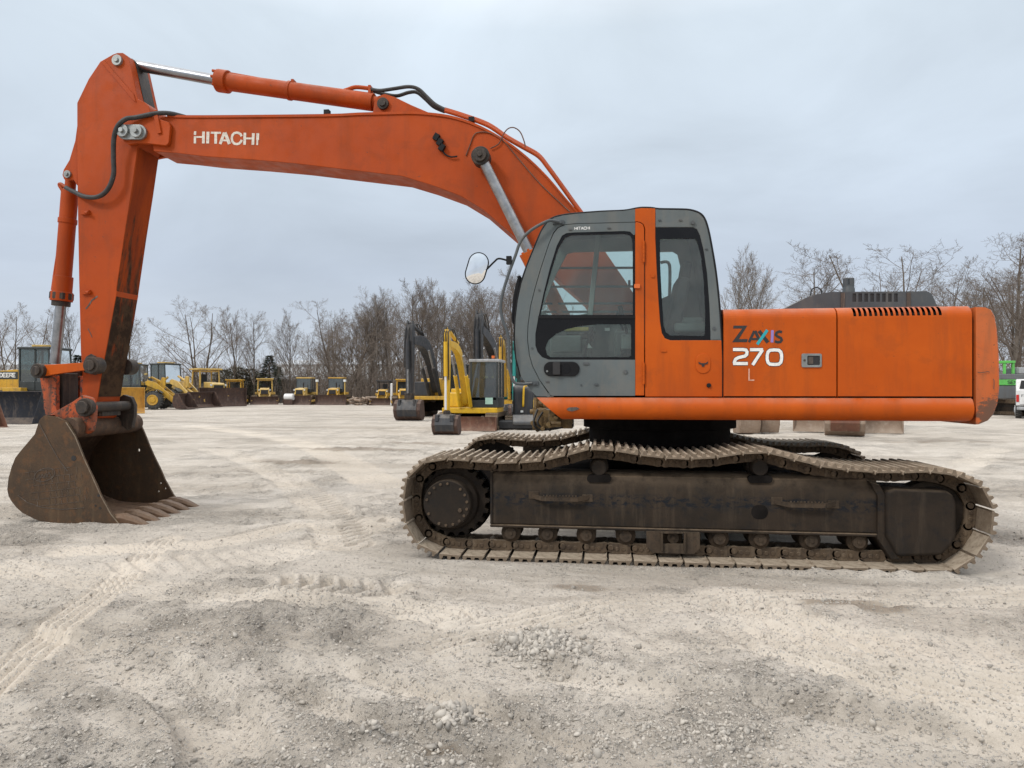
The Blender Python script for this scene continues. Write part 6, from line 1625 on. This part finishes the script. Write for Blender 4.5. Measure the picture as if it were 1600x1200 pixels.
# heap of sawn logs and scrap
rr = random.Random(3); b = MB()
for i in range(46):
    q = spot(rr.uniform(548, 584), 66 + rr.uniform(-.8, .8), .0); a = rr.uniform(0, 3.1); L_ = rr.uniform(.5, 1.3); z = rr.uniform(.08, .75) * (1 - abs(rr.uniform(-.3, .3)))
    d_ = Vector((math.cos(a), math.sin(a), rr.uniform(-.3, .3))) * L_ / 2
    b.cyl(q + Vector((0, 0, z)) - d_, q + Vector((0, 0, z)) + d_, rr.uniform(.05, .13), 7)
dh = b.build('debris', M['rust_tan'], None); tag(dh, "pale heap of scrap and branches between the dozers", 'debris heap', kind='stuff')

# steel plates and buckets under the orange body
for px, t_, w, h, lab in ((1166, 23.4, .72, .75, "tan steel bucket back, left one of the pair under the body"), (1198, 23.8, .62, .72, "greyer steel bucket back, right one of the pair under the body")):
    t = thing('digging_bucket', lab, 'bucket', spot(px, t_), toward(-90), 'buckets standing under the orange body')
    bk_ = MB(); bk_.prism([(-.3, .0), (.3, .02), (.42, .3), (.40, h), (-.1, h), (-.35, .35)], -w / 2, w / 2); sh_ = bk_.build('bucket_shell', M['rust_tan'], t, bevel=.03)
    e = MB(); e.bx(-.1, .3, -.18, -.12, h, h + .25); e.build('bucket_ear', M['rust_red'], t); e = MB(); e.bx(-.1, .3, .12, .18, h, h + .25); e.build('bucket_ear', M['rust_red'], t)

# green material handler, pickup and lattice piece at the right edge
g = thing('material_handler', "bright green and grey material handler with black lettering at the right edge", 'material handler', spot(1608, 40), toward(-90), None)
b = MB(); b.bx(-2, .25, -2.6, 1.62, .95, 1.72); lo = b.build('lower_skirt', M['mid_grey'], g, bevel=.04)
b = MB(); b.bx(-2, .3, -2.6, 1.62, 1.725, 2.05); b.build('side_band', M['green'], g, bevel=.03)
b = MB(); b.bx(-2, .28, -2.6, 1.62, 2.055, 2.38); b.build('upper_deck', M['mid_grey'], g, bevel=.04)
b = MB()
for x in (-1.2, .1):
    for y in (-1.0, -1.5): b.bar((x, y, 2.38), (x, y, 3.0), .12, .12)
b.bx(-1.3, .2, -1.6, -.92, 3.0, 3.14); b.build('guard_frame', M['green'], g, bevel=.02)
b = MB(); b.bx(-1.2, .2, -.7, 1.5, 2.385, 2.75); b.build('engine_box', M['light_grey'], g, bevel=.05)
b = MB(); lettering(b, "SENNEBOGEN", (.304, -1.45, 1.975), Vector((0, .17, 0)), Vector((0, 0, -.17)), .85, .25, .24); b.build('maker_lettering', M['ink'], g, recalc=False)
crawler(g, 3.6, .5, .9, 2.4)
lc = thing('lattice_boom', "pale teal lattice tip rising above the green machine", 'lattice boom', spot(1618, 46, 0), toward(-90))
b = MB()
for sx in (-.3, .3):
    for sy in (-.35, .35): b.bar((sx, sy + 1.0, 0), (sx * .4, sy * .4, 4.5), .07, .07)
for i in range(11):
    f0, f1 = i / 11, (i + 1) / 11
    for sx in (-.3, .3):
        k0, k1 = 1 - .6 * f0, 1 - .6 * f1; s_ = 1 if i % 2 else -1
        b.bar((sx * k0, -.35 * k0 * s_ + 1 - f0, 4.5 * f0), (sx * k1, .35 * k1 * s_ + 1 - f1, 4.5 * f1), .05, .05)
b.build('lattice', plain('pale_teal_paint', (.30, .45, .42), .5), lc)
pk = thing('pickup_truck', "white pickup truck with its tailgate to the camera at the right edge", 'pickup truck', spot(1622, 36.5), toward(54))
b = MB(); b.prism([(-2.7, .66), (-2.7, 1.47), (-1.0, 1.47), (-.85, 1.49), (-.5, 2.02), (.9, 2.05), (1.5, 1.5), (2.7, 1.35), (2.8, .7)], -.95, .95); bd_ = b.build('body', M['white_paint'], pk, bevel=.06, seg=3)
b = MB(); b.bx(-2.74, -2.70, -.80, .80, .74, 1.46); tg = b.build('tailgate', M['white_paint'], pk, bevel=.03)
b = MB(); lettering(b, "F-150", (-2.743, .72, 1.22), Vector((0, -.12, 0)), Vector((0, 0, -.12)), .8, .3, .2); b.build('tailgate_lettering', M['mid_grey'], tg, recalc=False)
b = MB(); b.bx(-2.88, -2.70, -.92, .92, .45, .62); b.build('bumper', M['light_grey'], pk, bevel=.04)
for sy in (-1, 1):
    b = MB(); b.bx(-2.73, -2.68, sy * .88 - .06, sy * .88 + .06, .85, 1.22); b.build('tail_lamp', M['red_lamp'], pk, bevel=.02)
for x in (-1.7, 1.7):
    for sy in (-1, 1): wheel(pk, x, sy * .84, .39, .26, 'light_grey', sy)
b = MB(); b.bx(-1.5, .4, -.85, .85, .3, .55); b.build('chassis', M['under'], pk)
b = MB(); b.add([(-.84, -.8, 1.52), (-.84, .8, 1.52), (-.53, .72, 1.96), (-.53, -.72, 1.96)], [(0, 1, 2, 3)]); o = b.build('rear_window', M['frit'], pk); o.location = (-.03, 0, 0)

# ------------------------------------------------------------------ buildings beyond the yard
M['white_metal'] = plain('white_metal_cladding', (.62, .64, .66), .5, var=.08)
M['grey_metal'] = plain('grey_metal_roof', (.42, .44, .46), .5, var=.1)
def building(label, px0, px1, t, h, roof, wall='white_metal', name='warehouse'):
    A, B = spot(px0, t), spot(px1, t); L = (B - A).length
    g_ = thing(name, label, 'building', (A + B) / 2, toward(0))
    b = MB(); b.bx(-L / 2, L / 2, 0, 18, 0, h); w = b.build('wall', M[wall], g_)
    b = MB(); x = -L / 2 + .6
    while x < L / 2: b.bx(x - .05, x + .05, -.06, -.002, 0, h); x += 1.2
    b.build('wall_rib', M[wall], w)
    b = MB(); b.prism([(-.4, h), (9, h + roof), (18.4, h), (18.4, h + .15), (9, h + roof + .15), (-.4, h + .15)], -L / 2 - .3, L / 2 + .3, axis='x'); b.build('roof', M['grey_metal'], g_)
    n = max(1, int(L / 9))
    for i in range(n):
        d = MB(); xx = -L / 2 + L * (i + .5) / n; d.bx(xx - 1.5, xx + 1.5, -.05, -.003, .0, min(3.2, h * .7)); d.build('door', M['light_grey'], g_)
    return g_
building("long white metal warehouse behind the bare trees", 432, 612, 135, 6.2, 1.2)
building("pale low building at the far left behind the loader", -60, 46, 120, 5.6, 1.0)
building("small shed with a white roof behind the open cab dozer", 409, 432, 78, 2.6, .5, wall='mid_grey', name='shed')
# ------------------------------------------------------------------ bare winter trees
def bark(name, c1, c2):
    m = NT(name)
    c = m.mix(m.ramp(m.noise(1.5, 5, .6, stretch=(1, 1, .35)), .35, .65), c1, c2)
    return m.principled(c, .95, spec=.15)
M['bark'] = [bark('grey_bark', (.10, .083, .068), (.15, .127, .106)), bark('brown_bark', (.085, .068, .054), (.125, .102, .082)), bark('pale_bark', (.23, .205, .18), (.15, .13, .112))]
M['twig'] = [bark('grey_twig', (.115, .093, .078), (.165, .138, .118)), bark('brown_twig', (.135, .108, .088), (.185, .152, .126)), bark('pale_twig', (.22, .19, .165), (.165, .14, .12))]
def tree_mesh(seed, H, spread, dens=1.0, first=.28, stems=1):
    r = random.Random(seed); trunk = MB(); crown = MB()
    NB = [int(14 * dens), int(9 * dens), 7, 4]
    def limb(p, d, L, rad, lev, mb):
        n = (8, 6, 4, 3, 2)[lev]
        path = [p]; dd = d.copy(); rads = [rad]; end = rad * (.22 if lev == 0 else .35)
        j = (.055, .10, .13, .17, .2)[lev]
        for i in range(n):
            dd = (dd + Vector((r.gauss(0, j), r.gauss(0, j), r.gauss(0, j * .5) + (.02, .055, .06, .05, .04)[lev]))).normalized()
            path.append(path[-1] + dd * (L / n)); rads.append(rad + (end - rad) * (i + 1) / n)
        mb.tube(path, rads, (7, 4, 3, 3, 3)[lev], cap=False)
        if lev >= 4: return
        nb = NB[lev]; f0 = first if lev == 0 else .18
        for k in range(nb):
            f = f0 + (.97 - f0) * (k + r.random()) / nb
            x = f * n; i = min(int(x), n - 1); q = path[i].lerp(path[i + 1], x - i)
            ax = (path[i + 1] - path[i]).normalized()
            o = Matrix.Rotation(r.uniform(0, 6.28), 3, ax) @ ax.orthogonal().normalized()
            a = r.uniform(.55, 1.0) * spread
            nd = (ax * math.cos(a) + o * math.sin(a)).normalized()
            if lev == 0: l2 = H * r.uniform(.40, .58) * (1.08 - .66 * f)
            else: l2 = L * r.uniform(.36, .60) * (1.1 - .45 * f)
            rr_ = rads[i] + (rads[i + 1] - rads[i]) * (x - i)
            limb(q, nd, l2, max(.0105, min(rr_ * r.uniform(.45, .65), l2 * .016)), lev + 1, crown)
    for s in range(stems):
        a = 6.28 * s / max(1, stems) + r.random(); lean = .03 if stems == 1 else r.uniform(.16, .32)
        limb(Vector((.18 * math.cos(a), .18 * math.sin(a), -.2)) if stems > 1 else Vector((0, 0, -.2)), Vector((math.cos(a) * lean, math.sin(a) * lean, 1)).normalized(), H * r.uniform(.9, 1.0), H * .0135 if stems == 1 else H * .010, 0, trunk)
    return trunk, crown
PROTO = []
for i, (sd, H, sp_, first, stems) in enumerate([(11, 15, 1.0, .22, 1), (12, 15, 1.1, .16, 2), (13, 15, .8, .30, 1), (14, 15, .95, .25, 3), (15, 15, 1.15, .2, 1), (16, 15, .75, .35, 1), (17, 15, 1.0, .12, 3)]):
    PROTO.append(tree_mesh(sd, H, sp_, 1.0 if stems == 1 else (.75 if stems == 2 else .62), first, stems))
PM = {}
WHERE = {0: "at the far left behind the loader", 1: "between the orange stick and the dozers", 2: "in the dense row behind the parked dozers", 3: "behind the cab and small excavators", 4: "rising over the orange engine house", 5: "at the right edge"}
def tree(i, loc, h, rz, tone, label, group, width=1.0):
    t = thing('bare_tree', label, 'tree', loc, rz, group)
    k = h / 15.0; t.scale = (k * width, k * width, k)
    for nm, mb, mt in (('trunk', PROTO[i][0], M['bark'][tone]), ('crown', PROTO[i][1], M['twig'][tone])):
        key = (i, nm, tone)
        if key not in PM:
            o = mb.build(nm, mt, t, smooth=False, recalc=False); PM[key] = o
        else:
            o = PM[key].copy(); col.objects.link(o); o.parent = t; o.matrix_parent_inverse = Matrix.Identity(4)
    return t
rt = random.Random(21)
# trees one can tell apart: (photo column, distance, height, prototype, tone, width, label)
NAMED = [
 (28, 62, 9.0, 3, 1, 1.0, "bare tree with two dark stems left of the loader cab"),
 (-18, 66, 8.2, 1, 0, 1.0, "bare tree cut by the photo's left edge"),
 (112, 70, 9.2, 2, 0, .8, "slim bare tree between the bucket rod and the stick"),
 (206, 60, 7.8, 4, 1, 1.0, "bare tree leaning out just right of the orange stick"),
 (312, 66, 9.2, 6, 1, 1.25, "broad dark bare tree behind the large canopy dozer"),
 (365, 72, 9.0, 5, 1, .9, "slender bare tree right of the broad dark tree"),
 (398, 74, 9.2, 0, 1, .8, "thin bare tree left of the small shed"),
 (452, 78, 9.2, 2, 1, .9, "bare tree in front of the white warehouse's left end"),
 (537, 76, 10.8, 1, 1, 1.25, "wide forked bare tree in front of the warehouse"),
 (560, 82, 11.4, 4, 1, 1.1, "tall bare tree right behind the wide forked one"),
 (1148, 74, 14.5, 2, 2, .8, "pale slim tree just right of the cab"),
 (1185, 78, 14.8, 5, 2, .9, "pale tree second from the cab"),
 (1280, 76, 15.3, 0, 0, 1.15, "grey tree with open limbs left of the exhaust pipe"),
 (1392, 72, 17.2, 1, 0, 1.3, "rounded dense bare tree above the grey engine hood"),
 (1478, 80, 12.0, 3, 0, 1.0, "lower tree right of the engine hood"),
 (1588, 60, 16.0, 4, 0, 1.1, "large bare tree at the right edge above the counterweight"),
]
for px, t_, h, pi_, tone, w, lab in NAMED:
    tree(pi_, spot(px, t_), h, rt.uniform(0, 6.28), tone, lab, None, w)
def row(n, px0, px1, t0, t1, h0, h1, tones, label, group, wj=(.75, 1.05), jit=12):
    for k in range(n):
        px = px0 + (px1 - px0) * (k + .5) / n + rt.uniform(-jit, jit)
        f = (px - px0) / (px1 - px0)
        tree(rt.randrange(len(PROTO)), spot(px, rt.uniform(t0, t1)), (h0 + (h1 - h0) * f) * rt.uniform(.9, 1.08), rt.uniform(0, 6.28), rt.choice(tones), label, group, rt.uniform(*wj))
row(11, 585, 835, 76, 92, 11.6, 13.6, (0, 1, 0, 2), "one of the close-set grey trees behind the parked excavators", "close grey trees behind the excavators")
row(12, 590, 850, 94, 112, 13.4, 15.6, (0, 2), "pale tree standing deep in the wood behind the excavators", "pale trees deep in the wood")
row(9, 480, 610, 84, 100, 9.8, 12.4, (1, 1, 0), "brown tree among the thicket around the warehouse", "brown trees around the warehouse")
row(6, 225, 420, 84, 100, 5.2, 5.6, (1, 0), "small far tree showing low behind the dozers", "small far trees")
row(6, -40, 200, 80, 100, 5.2, 5.6, (1, 0), "small far tree showing low behind the loaders", "small far trees at the left", jit=16)
row(9, 1120, 1640, 92, 120, 12.5, 13.5, (0, 2, 0), "far tree in the pale row above the engine house", "far trees above the engine house", jit=16)
row(7, 1440, 1640, 70, 90, 13.5, 15.0, (0, 1), "mid-size tree behind the counterweight", "trees behind the counterweight", jit=12)

# undergrowth: brown brush along the wood's foot, one mass nobody could count
b = MB(); ru = random.Random(77)
def brush(n, px0, px1, t0, t1, h0, h1):
    for k in range(n):
        q = spot(ru.uniform(px0, px1), ru.uniform(t0, t1)); h = ru.uniform(h0, h1) * ru.uniform(.5, 1.0)
        lean = Vector((ru.gauss(0, .28), ru.gauss(0, .28), 1)).normalized(); p1 = q + lean * h * .5; p2 = p1 + (lean + Vector((ru.gauss(0, .3), ru.gauss(0, .3), 0))).normalized() * h * .5
        b.tube([q, p1, p2], [.035, .024, .010], 3, cap=False)
        for j in range(5):
            f = ru.uniform(.25, 1); s = q.lerp(p1, f) if j < 2 else p1.lerp(p2, f); dv = Vector((ru.gauss(0, .7), ru.gauss(0, .7), ru.uniform(.3, 1))).normalized() * h * ru.uniform(.15, .32)
            b.tube([s, s + dv], [.016, .007], 3, cap=False)
brush(2600, 430, 860, 72, 98, 2.0, 6.5)
brush(700, 330, 440, 76, 96, 2.0, 5.5)
brush(900, -60, 335, 76, 100, 1.6, 3.8)
brush(700, 850, 1120, 76, 98, 2.0, 6.0)
brush(1500, 1110, 1680, 62, 90, 2.0, 6.5)
ug = b.build('undergrowth', M['twig'][1], None, smooth=False, recalc=False); tag(ug, "brown leafless brush along the foot of the wood", 'undergrowth', kind='stuff')
# far wood: low dark mass beyond the first rows
b = MB()
def farwood(n, px0, px1, t0, t1, h0, h1):
    for k in range(n):
        q = spot(ru.uniform(px0, px1), ru.uniform(t0, t1)); h = ru.uniform(h0, h1); p = q + Vector((ru.gauss(0, .5), ru.gauss(0, .5), h))
        b.tube([q, p], [.10, .02], 3, cap=False)
        for j in range(9):
            f = ru.uniform(.25, .98); s = q.lerp(p, f); dv = Vector((ru.gauss(0, .6), ru.gauss(0, .6), ru.uniform(.4, 1))).normalized() * h * ru.uniform(.12, .28)
            b.tube([s, s + dv], [.035, .012], 3, cap=False)
farwood(420, 560, 900, 115, 170, 8, 12)
farwood(520, -120, 560, 120, 190, 4, 6.5)
farwood(380, 840, 1130, 92, 160, 8, 14)
farwood(420, 1090, 1760, 120, 180, 6, 10)
fw_ = b.build('far_wood', M['twig'][0], None, smooth=False, recalc=False); tag(fw_, "distant grey wood closing the yard on all sides", 'wood', kind='stuff')
# conifers and dark shrubs
def needles(seed, h, w, n, cone=True):
    r = random.Random(seed); m_ = MB()
    for i in range(n):
        f = r.random() ** .8; z = h * (.08 + .9 * f); rad = w * ((1 - f) ** .8 + .05 if cone else math.sqrt(max(0.05, 1 - (2 * f - 1) ** 2)))
        a = r.uniform(0, 6.28); rr_ = rad * r.uniform(.25, 1.05) ** .6
        c = Vector((math.cos(a) * rr_, math.sin(a) * rr_, z)); out = Vector((math.cos(a), math.sin(a), r.uniform(-.35, .25) if cone else r.uniform(-.2, .9))).normalized()
        s = Vector((-out.y, out.x, r.uniform(-.4, .4))).normalized(); L = r.uniform(.18, .42) * (1 if cone else .8)
        m_.add([c - s * L * .3, c + s * L * .3, c + out * L + s * L * .1, c + out * L - s * L * .1], [(0, 1, 2, 3)])
    return m_
def foliage(name, c1, c2):
    m = NT(name); return m.principled(m.mix(m.ramp(m.noise(2.5, 5, .7), .3, .7), c1, c2), .8, spec=.2)
M['needle'] = foliage('dark_needles', (.050, .062, .042), (.080, .090, .060)); M['shrub'] = foliage('dull_evergreen_leaves', (.135, .128, .098), (.17, .155, .12))
NP = [needles(1, 5.2, 1.5, 1500), needles(2, 3.6, 1.7, 1300, False)]
NPO = {}
def conifer(kind, px, t_, k, label, group=None):
    nm = 'pine_tree' if kind == 0 else 'evergreen_shrub'
    t = thing(nm, label, 'pine' if kind == 0 else 'shrub', spot(px, t_), rt.uniform(0, 6), group); t.scale = (k, k, k)
    tr = MB(); tr.tube([(0, 0, -.1), (.05, 0, 2.4), (0, .05, 4.6 if kind == 0 else 3.0)], [.13, .09, .03], 6); tr.build('trunk', M['bark'][1], t)
    if kind not in NPO: NPO[kind] = NP[kind].build('crown', M['needle'] if kind == 0 else M['shrub'], t, smooth=False, recalc=False)
    else:
        o = NPO[kind].copy(); col.objects.link(o); o.parent = t
conifer(0, 421, 74, 1.0, "dark pine behind the small shed with the white roof"); conifer(0, 122, 58, .85, "small dark pine behind the loader cab"); conifer(0, 435, 80, .8, "second smaller pine beside the warehouse end")
for px, t_, k in ((350, 74, 1.0), (370, 76, 1.1), (390, 77, 1.05), (408, 76, .9)): conifer(1, px, t_, k, "one of the dull green shrubs massed behind the dozers", "dull green shrubs behind the dozers")
